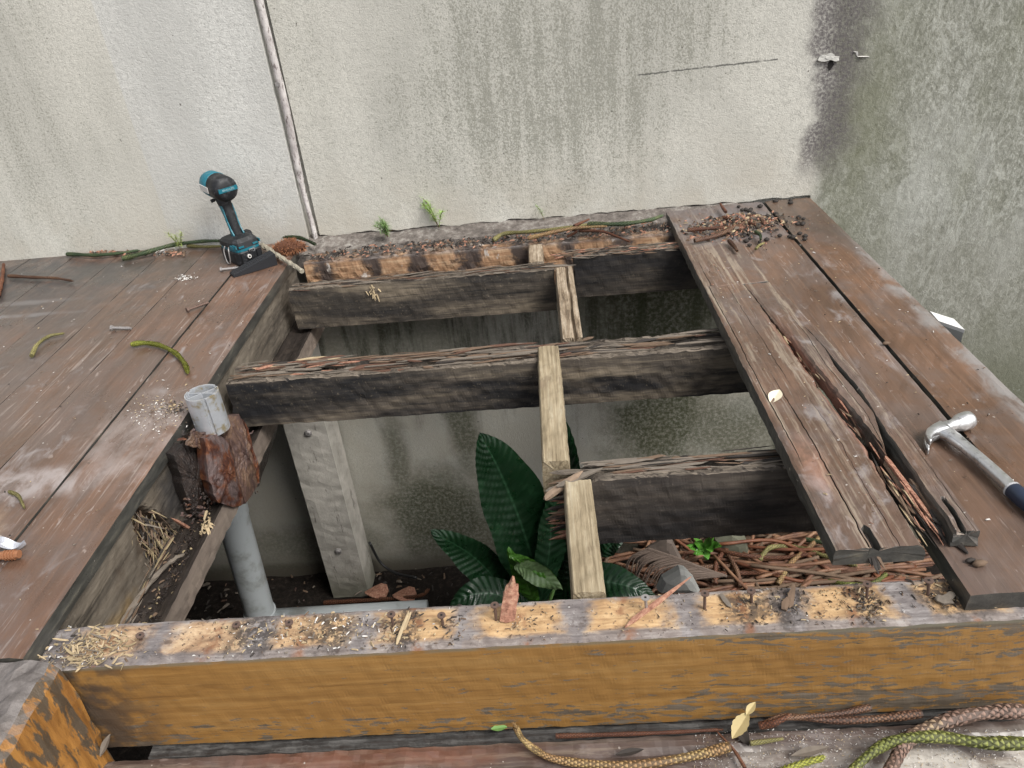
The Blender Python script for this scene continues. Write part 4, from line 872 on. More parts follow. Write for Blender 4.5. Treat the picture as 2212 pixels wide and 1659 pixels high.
V_, F_ = loft([rr_(.0, 0, .0, .072, .050), rr_(.0, 0, .004, .076, .053), rr_(.0, 0, .046, .077, .054), rr_(0, 0, .050, .074, .051)]); mesh('battery', V_, F_, blk, dv)
b = MB()
for s_ in (-.032, .0, .030): b.add(loft([rr_(-.078, s_, .006, .003, .009 if s_ else .006, 8), rr_(-.078, s_, .045, .003, .009 if s_ else .006, 8)]))
b.build('battery_ribs', blk, dv)
V_, F_ = loft([rr_(0, 0, .0505, .073, .050), rr_(0, 0, .060, .073, .050)]); mesh('battery_rim', V_, F_, teal, dv)
V_, F_ = loft([rr_(.002, 0, .0605, .075, .052), rr_(.004, 0, .078, .072, .050, tf=-.05), rr_(.006, 0, .088, .060, .042, tf=-.1), rr_(.010, 0, .094, .034, .026, tf=-.1)]); mesh('foot', V_, F_, blk, dv)
b = MB(); b.box(L3(-.0755, .006, .048), (.011, .0015, .006), 0, Matrix.Rotation(math.atan2(sid.y, sid.x), 3, 'Z'))
for k in range(4): b.box(L3(-.0775, -.008 + .0065 * k, .048), (.0022, .0012, .0034), 1, Matrix.Rotation(math.atan2(sid.y, sid.x), 3, 'Z'))
b.build('charge_gauge', [flat('gauge_grey', (.22, .23, .24), .4), M['gap']], dv)
cb = L3(-.0795, -.012, .030); b = MB(); b.add(tube([cb + fwd * .004, cb - fwd * .003], .0075, 12)); b.add(tube([cb, cb - fwd * .0035], .004, 10), 1); b.build('battery_screw', [M['chip_white'], M['gap']], dv)
for s_, f_, z_ in ((.0525, -.045, .068), (-.0525, -.045, .068), (-.050, -.06, .072)):
    b = MB(); b.box(L3(f_, s_, z_), (.014, .002, .006), 0, Matrix.Rotation(math.atan2(fwd.y, fwd.x), 3, 'Z')); b.build('teal_inlay', teal, dv)
for s_ in (-.03, .026):
    b = MB(); b.box(L3(-.0735, s_, .069), (.010, .002, .003), 0, Matrix.Rotation(math.atan2(sid.y, sid.x), 3, 'Z')); b.build('teal_inlay', teal, dv)
# handle, leaning forward as it rises
hz = [(.088, .006, .026, .022), (.10, .004, .022, .019), (.14, .010, .0205, .0185), (.165, .016, .0225, .020), (.19, .024, .024, .021), (.212, .032, .028, .023), (.235, .036, .036, .026)]
V_, F_ = loft([rr_(f, 0, z, a, c, pw=2.4) for z, f, a, c in hz]); mesh('handle', V_, F_, blk, dv, smooth=True)
for s_ in (-1, 1):
    rings = []
    for z, f in ((.088, -.006), (.10, -.010), (.12, .0), (.15, .010), (.17, .012), (.19, .020), (.205, .024)):
        wd = .005 if .1 < z < .19 else .009; rings.append([L3(f + a * wd, s_ * (.0175 + o_), z) for a, o_ in ((-1, .0), (1, .0), (1, .0045), (-1, .0045))])
    V_, F_ = loft(rings); mesh('teal_stripe', V_, F_, teal, dv)
# head
HZ = .268; ht = .06
def hring(f, r_, n=24, fl=1.0, zo=0): return [L3(f, 0, HZ + zo + f * ht) + sid * r_ * cos(2 * pi * k / n) + (UP * r_ * sin(2 * pi * k / n)) * fl for k in range(n)]
V_, F_ = loft([hring(-.030, .028), hring(-.022, .041), hring(-.010, .046), hring(.045, .046)]); mesh('motor_housing', V_, F_, blk, dv, smooth=True)
V_, F_ = loft([hring(.045, .0455), hring(.048, .0475), hring(.090, .046), hring(.108, .039), hring(.112, .030)]); mesh('gear_housing', V_, F_, teal, dv, smooth=True)
V_, F_ = loft([hring(.112, .029), hring(.122, .022), hring(.124, .014), hring(.135, .014), hring(.136, .006)]); mesh('chuck', V_, F_, blk, dv, smooth=True)
rings = [[L3(-.032 + o_, s_, HZ + z) for s_, z in ((-.036, -.007), (.036, -.007), (.036, .008), (-.036, .008))] for o_ in (0, .006)]; V_, F_ = loft(rings); mesh('back_strip', V_, F_, teal, dv)
for sg in (1, -1):
    b = MB().add(loft([[L3(f, sg * s_ * .0465, HZ + z + f * ht) for f, z in ((.03, -.014), (.088, -.012), (.088, .010), (.03, .008))] for s_ in (.985, 1.03)])); b.build('side_label', M['chip_white'], dv)
for s_ in (-.043, .043):
    b = MB().add(tube([L3(-.005, s_ * .9, HZ - .004), L3(-.005, s_ * 1.06, HZ - .004)], .009, 10)); b.build('side_bumper', blk, dv)
b = MB().add(tube([L3(.062, 0, .222), L3(.070, 0, .208), L3(.066, 0, .192)], .008, 8)); b.build('trigger', blk, dv)
b = MB().add(tube([L3(.046, -.026, .226), L3(.048, -.040, .224)], .0065, 8)); b.build('direction_button', blk, dv)
b = MB().add(loft([rr_(.030, .055, .060, .022, .012), rr_(.030, .055, .086, .020, .010)])); b.build('light_pod', blk, dv)
P = smoothp([L3(-.02, -.054, .066), L3(-.035, -.064, .058), L3(-.030, -.066, .020), L3(-.020, -.066, .006), L3(.0, -.066, .008), L3(.012, -.062, .045), L3(.010, -.054, .064)], 30)
V_, F_ = tube(P, .0024, 6); mesh('belt_hook', V_, F_, M['screw_grey'], dv, smooth=True)
tx = bpy.data.curves.new('lettering', 'FONT'); tx.body = 'BRUSHLESS'; tx.size = .0095; tx.extrude = .0003; tx.align_x = 'CENTER'; tx.align_y = 'CENTER'
to = bpy.data.objects.new('lettering_source', tx); sc.collection.objects.link(to); dg = bpy.context.evaluated_depsgraph_get(); tm = bpy.data.meshes.new_from_object(to.evaluated_get(dg))
bpy.data.objects.remove(to); RX = Matrix((sid, UP, -fwd)).transposed()
mesh('lettering', [L3(-.0328, 0, HZ + .0005) + RX @ v.co for v in tm.vertices], [tuple(p.vertices) for p in tm.polygons], flat('pale_lettering', (.28, .45, .5), .5), dv)

# ---- rubber wedge
A = az_(506, 600, 0); B = az_(600, 572, 0); d = (B - A); wl = d.length; d.normalize(); n_ = Vector((-d.y, d.x, 0)); wt = .052; hh_ = .036
wd_ = thing('rubber_wedge', 'black ribbed rubber wedge lying in front of the impact driver', 'wedge', tuple(A))
wm_ = flat('black_wedge_rubber', (.010, .011, .014), .6, var=.2, sc_=90)
b = MB().add(loft([[A + d * t * wl + n_ * s_ + UP * z for s_, z in ((0, 0), (wt, 0), (wt, .006 + hh_ * t), (0, .006 + hh_ * t))] for t in (0, 1)])); b.build('body', wm_, wd_)
for k in range(3):
    s0 = .007 + k * .016
    b = MB().add(loft([[A + d * t * wl + n_ * s_ + UP * z for s_, z in ((s0, .005 + hh_ * t), (s0 + .009, .005 + hh_ * t), (s0 + .008, .0095 + hh_ * t), (s0 + .001, .0095 + hh_ * t))] for t in (.02, .99)])); b.build('rib', wm_, wd_)

# ================================================================ FRONDS
def frond_mat(name, cols, rough=.6):
    g = G(name); a = g.n('ShaderNodeAttribute'); a.attribute_name = 'lv'; n = g.noise(60, 3)
    c = g.ramp(g.noise(14, 3, .6), [(.3, cols[0]), (.5, cols[1]), (.7, cols[2])]); c = g.mix(g.mul(g.sm(a.outputs['Fac'], .15, 1.0), .88), c, tuple(x * .22 for x in cols[1]))
    return g.out(c, rough, n, .3, .001, spec=.4)
FG = dict(tan=frond_mat('dry_tan_frond', [(.20, .11, .06), (.36, .22, .10), (.42, .32, .13)]), green=frond_mat('green_frond', [(.13, .14, .04), (.19, .21, .05), (.28, .29, .08)]),
          dkgreen=frond_mat('dull_green_frond', [(.045, .085, .04), (.08, .12, .055), (.16, .18, .07)]), brown=frond_mat('brown_frond', [(.10, .05, .035), (.17, .085, .05), (.25, .14, .08)]),
          pink=frond_mat('pinkish_brown_frond', [(.20, .12, .09), (.32, .21, .16), (.38, .29, .17)]), lime=frond_mat('lime_frond', [(.26, .29, .05), (.36, .38, .06), (.44, .43, .10)]), red=frond_mat('rust_red_frond', [(.10, .035, .02), (.16, .06, .03), (.22, .10, .05)]), olive=frond_mat('olive_frond', [(.16, .14, .05), (.28, .25, .09), (.38, .33, .14)]))
def frond(pts, rad, mat, label, spread=.35, density=1.0, taper=.4, cat='twig', n=40, group=None, scale_len=None, build=True, m=0, mb=None):
    P = smoothp(pts, n); L = sum((P[i + 1] - P[i]).length for i in range(n)); b = mb or MB()
    rf = lambda t: rad * (1 - taper * t) * (1 + .10 * sin(t * L * 70)) * (1 if t < .96 else .6)
    VF = tube(P, lambda t: rf(t) * .72, 7); b.add(VF, m, [1.4] * len(VF[0]))
    rad *= .62; sl = scale_len or rad * 1.55; NQ = 6; WQ = .50; spread *= 1.0; rows = int(L / (sl * .46) * density); fr_ = frames(P); k = 0
    for r_ in range(rows):
        t = r_ / rows; i = min(int(t * n), n - 1); f = t * n - i; p = P[i].lerp(P[i + 1], f); T, U, W = fr_[i]; ra = rf(t)
        for q in range(NQ):
            a = 2 * pi * (q + .5 * (r_ % 2)) / NQ + R.uniform(-.16, .16) + r_ * .06; d = U * cos(a) + W * sin(a); s_ = T.cross(d)
            base = p + d * ra * .68; w_ = ra * WQ; tip = p + T * sl * R.uniform(.8, 1.15) + d * ra * (.95 + spread * .8 * R.uniform(.7, 1.3)); mid = p + T * sl * .45 + d * ra * (.98 + spread * .35)
            b.add(([base - s_ * w_ * .8, base + s_ * w_ * .8, mid + s_ * w_ * .85, tip, mid - s_ * w_ * .85, mid + d * ra * .12], [(0, 1, 5), (1, 2, 5), (2, 3, 5), (3, 4, 5), (4, 0, 5)]), m, [.25, .25, .55, 1, .55, .1])
    if not build: return b
    o = b.build('conifer_twig', FG[mat], origin=P[n // 2], label=label, cat=cat, attr=b.A); o['group'] = 'fallen conifer twigs'
    if group: o['group'] = group
    return o
zs = -.246
def zz(x, y, dz=0): return az_(x, y, zs + dz)
frond([zz(1578, 1612, .012), zz(1500, 1632), zz(1380, 1652), zz(1280, 1650), zz(1200, 1640, 0), zz(1158, 1620), zz(1128, 1595, .02), zz(1112, 1566, .05)][::1], .0115, 'tan', 'long tan scaly twig curving across the step below the beam', n=70, taper=.45)
frond([zz(2214, 1536, .02), zz(2150, 1538, .02), zz(2080, 1548, .02), zz(2010, 1570, .02), zz(1960, 1600, .018), zz(1935, 1640, .018), zz(1918, 1680, .018)], .0165, 'pink', 'thick pinkish scaly twig bending off the right edge of the step', n=60, taper=.1)
frond([zz(2214, 1606, .02), zz(2120, 1604, .022), zz(2030, 1592, .02), zz(1950, 1596, .03), zz(1900, 1615, .02), zz(1850, 1655, .01), zz(1830, 1690, .01)], .0145, 'green', 'green scaly twig crossing under the pinkish one on the step', n=60, taper=.35)
frond([zz(1660, 1690), zz(1710, 1658), zz(1780, 1636)], .0095, 'lime', 'short bright green twig tip at the bottom of the step', spread=.9, n=24)
frond([zz(1990, 1541, .008), zz(1900, 1552, .006), zz(1800, 1556, .004), zz(1700, 1548, .004), zz(1650, 1562, .0)], .0105, 'brown', 'brown scaly twig lying along the gap under the beam', n=50)
frond([zz(1880, 1528, .012), zz(1820, 1540, .012), zz(1740, 1548, .012), zz(1690, 1552, .012)], .0085, 'brown', 'upper dark brown twig pressed against the foot of the beam', n=30)
frond([zz(1640, 1568, .002), zz(1670, 1562, .01), zz(1705, 1546, .014)], .0095, 'red', 'stubby reddish twig by the cream leaf', n=16)
frond([zz(1610, 1660), zz(1585, 1620), zz(1550, 1582)], .004, 'red', 'thin red-brown twig lying on the step left of the cream leaf', n=16, spread=.5)
frond([zz(1200, 1590, -.008), zz(1400, 1584, -.008), zz(1560, 1576, -.008)], .006, 'red', 'dark twig lodged in the gap under the beam', n=40)
frond([zz(1620, 1606), zz(1690, 1596), zz(1640, 1602)][:2], .006, 'olive', 'small grey-green twig behind the end of the tan twig', n=12)
# left deck
frond([az_(283, 744, .012), az_(310, 741, .012), az_(345, 746, .012), az_(378, 762, .012), az_(398, 784, .012), az_(406, 804, .01)], .0088, 'lime', 'bright lime curved twig on the left deck boards', spread=.8, n=40, taper=.2)
frond([az_(68, 769, .01), az_(80, 745, .01), az_(105, 727, .01), az_(137, 720, .01)], .0085, 'olive', 'olive curved twig at the left of the deck', n=24)
frond([az_(20, 1062, .006), az_(38, 1070, .006), az_(47, 1085, .006), az_(52, 1096, .006)], .006, 'olive', 'small faded green twig near the left edge', n=16)
frond([az_(145, 549, .012), az_(200, 551, .014), az_(250, 548, .014), az_(300, 541, .014)], .011, 'dkgreen', 'dull green twig along the foot of the left wall', n=40)
frond([az_(264, 559, .012), az_(310, 547, .02), az_(370, 530, .025), az_(430, 522, .025), az_(478, 520, .02)], .0125, 'dkgreen', 'long green twig running behind the impact driver', n=50, spread=.6)
frond([az_(405, 531, .012), az_(440, 533, .012), az_(478, 532, .012)], .010, 'olive', 'yellow-green twig end left of the impact driver', n=20)
frond([az_(600, 512, .012), az_(635, 512, .016), az_(660, 518, .016), az_(681, 528, .012)], .010, 'dkgreen', 'green twig tip reaching the joint in the wall', n=24, spread=.8)
frond([az_(18, 596, .010), az_(70, 599, .010), az_(120, 601, .010), az_(157, 607, .010)], .009, 'brown', 'brown twig on the dark stain of the left deck', n=30)
frond([az_(-6, 640, .010), az_(3, 610, .010), az_(8, 570, .010)], .012, 'red', 'rusty twig at the left edge of the deck', n=20)
# on the mortar at the back
frond([az_(1065, 519, -.01), az_(1090, 505, .0), az_(1150, 500, .006), az_(1220, 492, .01), az_(1290, 482, .01)], .011, 'olive', 'olive scaly twig on the mortar ledge', n=50)
frond([az_(1140, 515, 0), az_(1180, 505, .008), az_(1240, 493, .014), az_(1310, 489, .014)], .011, 'tan', 'cream-tan twig on top of the mortar ledge twigs', n=40)
frond([az_(1270, 484, .012), az_(1340, 484, .012), az_(1400, 476, .012), az_(1430, 466, .012)], .012, 'dkgreen', 'green twig end on the mortar ledge by the split board', n=40, spread=.6)
frond([az_(1250, 498, 0), az_(1300, 500, .0), az_(1335, 512, -.01), az_(1360, 522, -.02)], .008, 'red', 'rust-red twig drooping over the wall ledger', n=30)
frond([az_(1225, 512, -.02), az_(1245, 500, .0), az_(1228, 495, .0)], .007, 'red', 'small curled rust-red twig on the ledger', n=16)
frond([az_(1240, 488, .02), az_(1272, 474, .018)], .008, 'red', 'short red-brown twig crossing the olive twig', n=12)
# stick beside the cone
P = smoothp([az_(566, 530, .02), az_(590, 545, .022), az_(612, 560, .018), az_(634, 573, .014), az_(653, 587, .008)], 26)
mesh('lichen_stick', *tube(P, lambda t: .0095 - .002 * t + .0015 * sin(t * 40), 8, jit=.25), flat('pale_lichen_bark', (.30, .27, .21), .9, 0, .5, 110, .8), origin=P[0], label='pale lichen-covered stick lying past the wedge over the deck edge', cat='stick')
c = az_(634, 532, .026); b = MB()
P = smoothp([c + Vector((-.075, -.01, -.008)), c + Vector((-.03, 0, -.002)), c, c + Vector((.04, -.005, -.004))], 8)
b.add(tube(P, lambda t: .012 + .018 * sin(min(t * 1.1, 1) * pi) ** .7, 12), 0)
for i in range(520):
    t = R.uniform(0, 1); k = min(int(t * 8), 7); p = P[k].lerp(P[k + 1], t * 8 - k); d = Vector((R.gauss(0, .5), R.gauss(0, 1), R.gauss(0, 1))).normalized(); r_ = .012 + .018 * sin(min(t * 1.1, 1) * pi) ** .7
    s_ = d.cross(Vector((1, 0, .2))).normalized() * .0022; q = p + d * r_ * .9; b.add(([q - s_, q + s_, q + d * .013 + Vector((.003, 0, 0)), q + s_.cross(d) * 1.0], [(0, 1, 2), (1, 3, 2), (3, 0, 2)]), 1)
b.build('seed_cone', [flat('cone_core', (.10, .04, .02), .9), flat('cone_spikes', (.26, .11, .05), .8, 0, .4, 120)], origin=c, label='brown spiny seed cone on the deck corner by the wall', cat='cone')

# seedlings rooted along the wall foot
def seedling(base, h, n, col, label, lean=(.0, 0), needle=.014):
    b = MB(); base = Vector(base)
    for s_ in range(n):
        tip = base + Vector((R.uniform(-.35, .35) * h + lean[0], R.uniform(-.05, .02) - .01, h * R.uniform(.65, 1)))
        P = smoothp([base, base.lerp(tip, .5) + Vector((0, 0, .1 * h)), tip], 10); b.add(tube(P, .0010, 4), 1)
        for k in range(3, 11):
            for q in range(7):
                d = Vector((R.gauss(0, 1), R.gauss(0, .5), R.gauss(.2, .6))).normalized(); p = P[k].lerp(P[k - 1], R.random()); sd_ = d.cross(UP).normalized() * .0014
                b.add(([p - sd_, p + sd_, p + d * needle * 1.5 * R.uniform(.6, 1.2)], [(0, 1, 2)]), 0)
    return b.build('fern_seedling', group='feathery seedlings along the wall foot', mats=[flat('fern_%s' % label.split()[0], col, .6, 0, .3), flat('fern_stem_%s' % label.split()[0], (.16, .12, .06), .8)], origin=base, label=label, cat='plant')
seedling(az_(394, 540, .0) + Vector((0, -.01, 0)), .085, 3, (.34, .42, .12), 'yellowish feathery seedling against the left wall')
seedling(az_(838, 512, .0), .085, 7, (.14, .25, .07), 'dense low dark green feathery seedling left of the middle one', lean=(-.02, 0), needle=.017)
seedling(az_(948, 492, .0), .125, 5, (.26, .42, .09), 'tallest bright green feathery seedling at the foot of the wall', lean=(-.01, 0), needle=.016)
seedling(az_(1175, 474, .0), .07, 1, (.25, .36, .15), 'faint wispy seedling in front of the right panel', needle=.010)

# ================================================================ PLANT IN THE PIT
def leaf_mat(name, c1, c2, vein):
    g = G(name); a = g.n('ShaderNodeAttribute'); a.attribute_name = 'lv'; f = a.outputs['Fac']
    c = g.mix(g.noise(9, 3), c1, c2); c = g.mix(g.mul(g.sm(g.noise(14, 5, .7, off=(2, 2, 2)), .5, .7), .45), c, tuple(x * 2.2 + .01 for x in c2)); c = g.mix(g.mul(g.sm(g.noise(90, 3, .6), .66, .70), .5), c, (.10, .085, .05)); c = g.mix(g.sm(f, .05, .015), c, vein)
    return g.out(c, g.sm(g.noise(18, 4), .3, .7, .22, .5), g.noise(40, 2), .2, .003, spec=.5)
lm = leaf_mat('dark_glossy_leaf', (.006, .026, .009), (.010, .042, .015), (.03, .085, .04)); lm2 = leaf_mat('young_leaf', (.045, .15, .015), (.08, .21, .03), (.15, .28, .08)); lm3 = leaf_mat('pale_leaf_underside', (.11, .18, .075), (.16, .24, .11), (.08, .16, .05))
plant = thing('broad_leaf_plant', 'dark glossy broad-leaved plant growing at the bottom of the pit', 'plant', tuple(ay_(1170, 1300, 2.3).to_tuple()))
def leaf(pts, wd, mat, tilt=0, nv=22, amp=.005, fold=.18, lab=None, droop=0, peak=.45):
    n = 110; P = smoothp(pts, n); V = []; Fc = []; A = []; cam_ = Vector((0, 0, 1)); K = 14
    for i, p in enumerate(P):
        t = i / n; T = (P[min(i + 1, n)] - P[max(i - 1, 0)]).normalized(); vw = (cam_ - p).normalized(); s_ = T.cross(vw).normalized(); nr = s_.cross(T)
        s_ = (s_ * cos(tilt) + nr * sin(tilt)); nr = T.cross(s_) * -1
        w_ = wd * .5 * (sin(pi * min(max(t, 0), 1) ** (math.log(.5) / math.log(peak))) ** .72) * (1 + .03 * sin(t * 23)) + .0015
        for k in range(K + 1):
            f = k / K * 2 - 1; cor = amp * sin(2 * pi * nv * (t - abs(f) * .10)) * min(1, abs(f) * 4) * (1 - .4 * abs(f))
            V.append(p + s_ * w_ * f + nr * (w_ * fold * abs(f) - droop * f * f * w_ + cor + .006 * sin(t * 9 + f * 2))); A.append(abs(f) * 1.0)
    for i in range(n):
        for k in range(K): q = i * (K + 1) + k; Fc.append((q, q + 1, q + K + 2, q + K + 1))
    return mesh('leaf', V, Fc, mat, plant, smooth=True, attr=A, label=lab)
Y = 2.30
leaf([ay_(1172, 1300, Y), ay_(1150, 1210, Y + .02), ay_(1118, 1110, Y + .05), ay_(1075, 1010, Y + .07), ay_(1035, 936, Y + .08)], .265, lm, -.15, 24, .006, lab='largest upright leaf')
leaf([ay_(1100, 1300, Y), ay_(1060, 1240, Y), ay_(1005, 1190, Y - .02), ay_(930, 1146, Y - .04)], .15, lm, .2, 18, .004)
leaf([ay_(1165, 1310, Y - .02), ay_(1185, 1200, Y), ay_(1195, 1120, Y + .04), ay_(1200, 1040, Y + .06)], .14, lm, -.5, 16, .004)
leaf([ay_(1205, 1290, Y + .1), ay_(1232, 1150, Y + .12), ay_(1236, 1020, Y + .14), ay_(1222, 912, Y + .14)], .11, lm, .5, 16, .004)
leaf([ay_(1190, 1310, Y + .05), ay_(1215, 1230, Y + .05), ay_(1232, 1150, Y + .02)], .13, lm, .4, 14, .004)
leaf([ay_(1210, 1330, Y), ay_(1270, 1262, Y - .02), ay_(1340, 1262, Y - .06), ay_(1418, 1294, Y - .1)], .15, lm, .2, 16, .005)
leaf([ay_(1150, 1330, Y - .05), ay_(1090, 1290, Y - .08), ay_(1030, 1282, Y - .1), ay_(972, 1306, Y - .12)], .13, lm, -.2, 14, .004)
leaf([ay_(1300, 1200, Y + .25), ay_(1320, 1178, Y + .25), ay_(1346, 1165, Y + .25)], .08, lm, .2, 8, .002)
leaf([ay_(1160, 1310, Y - .05), ay_(1132, 1250, Y - .08), ay_(1097, 1183, Y - .08)], .075, lm2, .5, 10, .002, .25, lab='young bright green leaf')
leaf([ay_(1112, 1222, Y - .10), ay_(1140, 1228, Y - .12), ay_(1175, 1248, Y - .13), ay_(1214, 1274, Y - .12)], .085, lm3, -.3, 10, .002, .2, lab='pale underside of the young leaf')
leaf([ay_(1100, 1200, Y - .095), ay_(1140, 1213, Y - .11), ay_(1180, 1238, Y - .12), ay_(1212, 1270, Y - .11)], .05, lm2, -.6, 10, .002, .2)
b = MB()
for a_, c_ in (((1160, 1340), (1140, 1280)), ((1150, 1340), (1170, 1270)), ((1172, 1345), (1200, 1260)), ((1140, 1340), (1090, 1290)), ((1160, 1330), (1156, 1270))):
    b.add(tube([ay_(a_[0], a_[1], Y), ay_(c_[0], c_[1], Y)], .008, 7))
b.build('stems', lm2, plant, smooth=True)

# ---- heap of fallen twigs in the right of the pit
heap = []
b = MB(); 
for i in range(470):
    x = R.uniform(.36, 1.5); y = R.uniform(2.25, 2.84); z = -1.80 + R.uniform(0, .13) + .10 * max(0, 1 - abs(x - 1.0) / .5) * R.random()
    a = R.gauss(0, .5) if R.random() < .65 else R.uniform(0, 3.1); L = R.uniform(.12, .38); cv = R.uniform(-.12, .12)
    d = Vector((cos(a), sin(a) * .6, R.uniform(-.12, .18))); s_ = Vector((-sin(a), cos(a), 0))
    p = Vector((x, y, z)); b.add(tube(smoothp([p - d * L, p + s_ * cv, p + d * L], 9), lambda t: .0085, 6), R.choice((0, 1, 1, 1, 2, 2)))
b.build('fallen_twigs', [FG['red'], FG['brown'], M['chip_brown']], kind='stuff', origin=(.95, 2.55, -1.8), label='tangled heap of rusty brown conifer twigs at the right of the pit', cat='fallen twigs', smooth=True)
HT = [([(1480, 1250), (1520, 1242), (1600, 1238), (1690, 1240)], 'red', 'straight ridged rusty twig near the front of the pit heap'), ([(1440, 1232), (1500, 1226), (1600, 1222), (1660, 1218)], 'brown', 'pale brown twig lying across the pit heap'),
      ([(1545, 1262), (1548, 1215), (1575, 1180), (1600, 1165)], 'red', 'upright curved rusty twig in the pit heap'), ([(1680, 1262), (1710, 1215), (1745, 1185), (1770, 1160)], 'tan', 'thick tan twig slanting through the pit heap'),
      ([(1790, 1255), (1830, 1262), (1880, 1262), (1915, 1240)], 'green', 'green curved twig under the split board'), ([(1640, 1210), (1665, 1183), (1720, 1182), (1780, 1200), (1850, 1222)], 'olive', 'pale olive twig arching over the pit heap'),
      ([(1460, 1262), (1466, 1225), (1480, 1195)], 'red', 'short rusty twig standing at the left of the heap'), ([(1600, 1268), (1590, 1230), (1560, 1180), (1530, 1160)], 'brown', 'long brown twig leaning back in the heap'), ([(1500, 1168), (1580, 1195), (1680, 1205), (1760, 1195)], 'red', 'rusty twig along the back of the heap'), ([(1740, 1165), (1790, 1175), (1840, 1190)], 'dkgreen', 'fresh green twig at the back right of the heap')]
for pts, mt, lb in HT:
    P = [az_(x, y, -1.62 + .02 * (k % 2)) for k, (x, y) in enumerate(pts)]; frond(P, .0155, mt, lb, n=26, taper=.15)
p = az_(1740, 1232, -1.66); b = MB(); V_, F_ = timber('x', p.x - .16, p.x + .22, p.y - .03, p.y + .04, p.z, p.z + .03, .02, 4, 2, .003, .002); mesh('wood_offcut', V_, F_, flat('red_brown_offcut', (.17, .09, .06), .8, 0, .35, 60), origin=p, label='reddish timber offcut half buried in the twig heap', cat='offcut')
# concrete lump, two stones, dead palm frond, small weed
def lump(pts, th, mat, label, name='concrete_lump', cat='concrete', Yv=2.2, seed=0):
    O = [ay_(x, y, Yv) for x, y in pts]; E_ = []
    for k in range(len(O)):
        for t in range(3): E_.append(O[k].lerp(O[(k + 1) % len(O)], t / 3) + Vector((0, 0, .004 * fbm(k, t, seed))))
    c = sum(E_, Vector()) / len(E_)
    rings = [[p + Vector((0, th, -.01)) for p in E_], E_, [p.lerp(c, .15) + Vector((0, -.02, 0)) for p in E_], [p.lerp(c, .6) + Vector((0, -.03, .0)) for p in E_]]
    return mesh(name, *loft(rings), mat, origin=c, label=label, cat=cat)
lump([(1420, 1275), (1432, 1250), (1468, 1229), (1480, 1231), (1500, 1252), (1512, 1275)], .03, flat('rough_concrete', (.36, .36, .34), .9, 0, .25, 40, .8), 'pointed grey concrete lump just behind the ochre beam', Yv=1.9)
lump([(1370, 1215), (1400, 1182), (1440, 1160), (1452, 1165), (1470, 1200), (1480, 1225)], .02, flat('palm_sheath', (.11, .085, .07), .8, 0, .3, 50), 'brown triangular palm sheath leaning at the back of the pit', 'palm_sheath', 'palm sheath', 2.5, 3)
lump([(1535, 1200), (1545, 1165), (1580, 1150), (1612, 1165), (1620, 1200)], .12, flat('mossy_stone', (.10, .10, .07), .9, 0, .35, 40), 'mossy rounded stone behind the twig heap', 'stone', 'stone', 2.72, 5)
b = MB(); rb = smoothp([ay_(1400, 1185, 2.45), ay_(1460, 1205, 2.42), ay_(1520, 1228, 2.4), ay_(1570, 1245, 2.38)], 30)
for i in range(30):
    p = rb[i]; q = p + Vector((-.10 - .004 * i + R.uniform(-.02, .02), -.03, -.13 + R.uniform(-.02, .02) + .003 * i)); m_ = p.lerp(q, .5) + Vector((-.03, 0, .03))
    b.add(tube(smoothp([p, m_, q], 8), lambda t: .0055 * (1 - .6 * t), 5), 0)
b.add(tube(rb, .006, 6), 0); b.build('dead_palm_frond', flat('dead_palm', (.13, .095, .075), .8, 0, .3, 60), origin=rb[0], label='dead brown palm frond drooping behind the concrete lump', cat='palm frond')
wd2 = thing('leafy_weed', 'small weed with bright pointed leaves at the back of the pit', 'plant', tuple(ay_(1520, 1200, 2.7)))
pl_save = plant; plant = wd2
for (a_, c_) in (((1520, 1190), (1485, 1180)), ((1520, 1190), (1500, 1165)), ((1522, 1188), (1528, 1210)), ((1525, 1185), (1558, 1178)), ((1520, 1188), (1540, 1162)), ((1522, 1190), (1500, 1198)), ((1530, 1180), (1535, 1195))):
    P0 = ay_(*a_, 2.66); P1 = ay_(*c_, 2.6); leaf([P0, P0.lerp(P1, .5) + Vector((0, 0, .01)), P1], .034, lm2, R.uniform(-.4, .4), 4, .001)
plant = pl_save
# litter on the pit floor
b = MB()
for i in range(500):
    b.add(crumb(Vector((R.uniform(-1.9, 1.4), R.uniform(2.2, 2.86), -1.80 + R.uniform(-.01, .02))), R.uniform(.008, .03)), R.choice((0, 0, 0, 1, 2, 3)))
b.build('pit_litter', [M['chip_dark'], M['chip_brown'], M['chip_grey'], M['rust_pale']], kind='stuff', origin=(0, 2.5, -1.8), label='bark crumbs and dead leaf litter on the pit floor', cat='litter')
for (x, y, lab) in ((815, 1283, 'brown dead leaf beside the foot of the pale post'), (875, 1290, 'curled dead leaf right of the pale post foot')):
    p = az_(x, y, -1.76); lf = []
    b = MB(); ring0 = [p + Vector((.06 * cos(a), .045 * sin(a), .02 + .015 * sin(2 * a))) for a in [2 * pi * k / 10 for k in range(10)]]
    b.add(loft([[q_ - Vector((0, 0, .004)) for q_ in ring0], ring0])); b.build('dead_leaf', M['chip_red'], origin=p, label=lab, cat='leaf')
frond([az_(700, 1302, -1.78), az_(800, 1296, -1.76), az_(900, 1288, -1.74), az_(925, 1275, -1.72)], .016, 'red', 'rusty twig lying along the pit floor in front of the pale post', n=40)

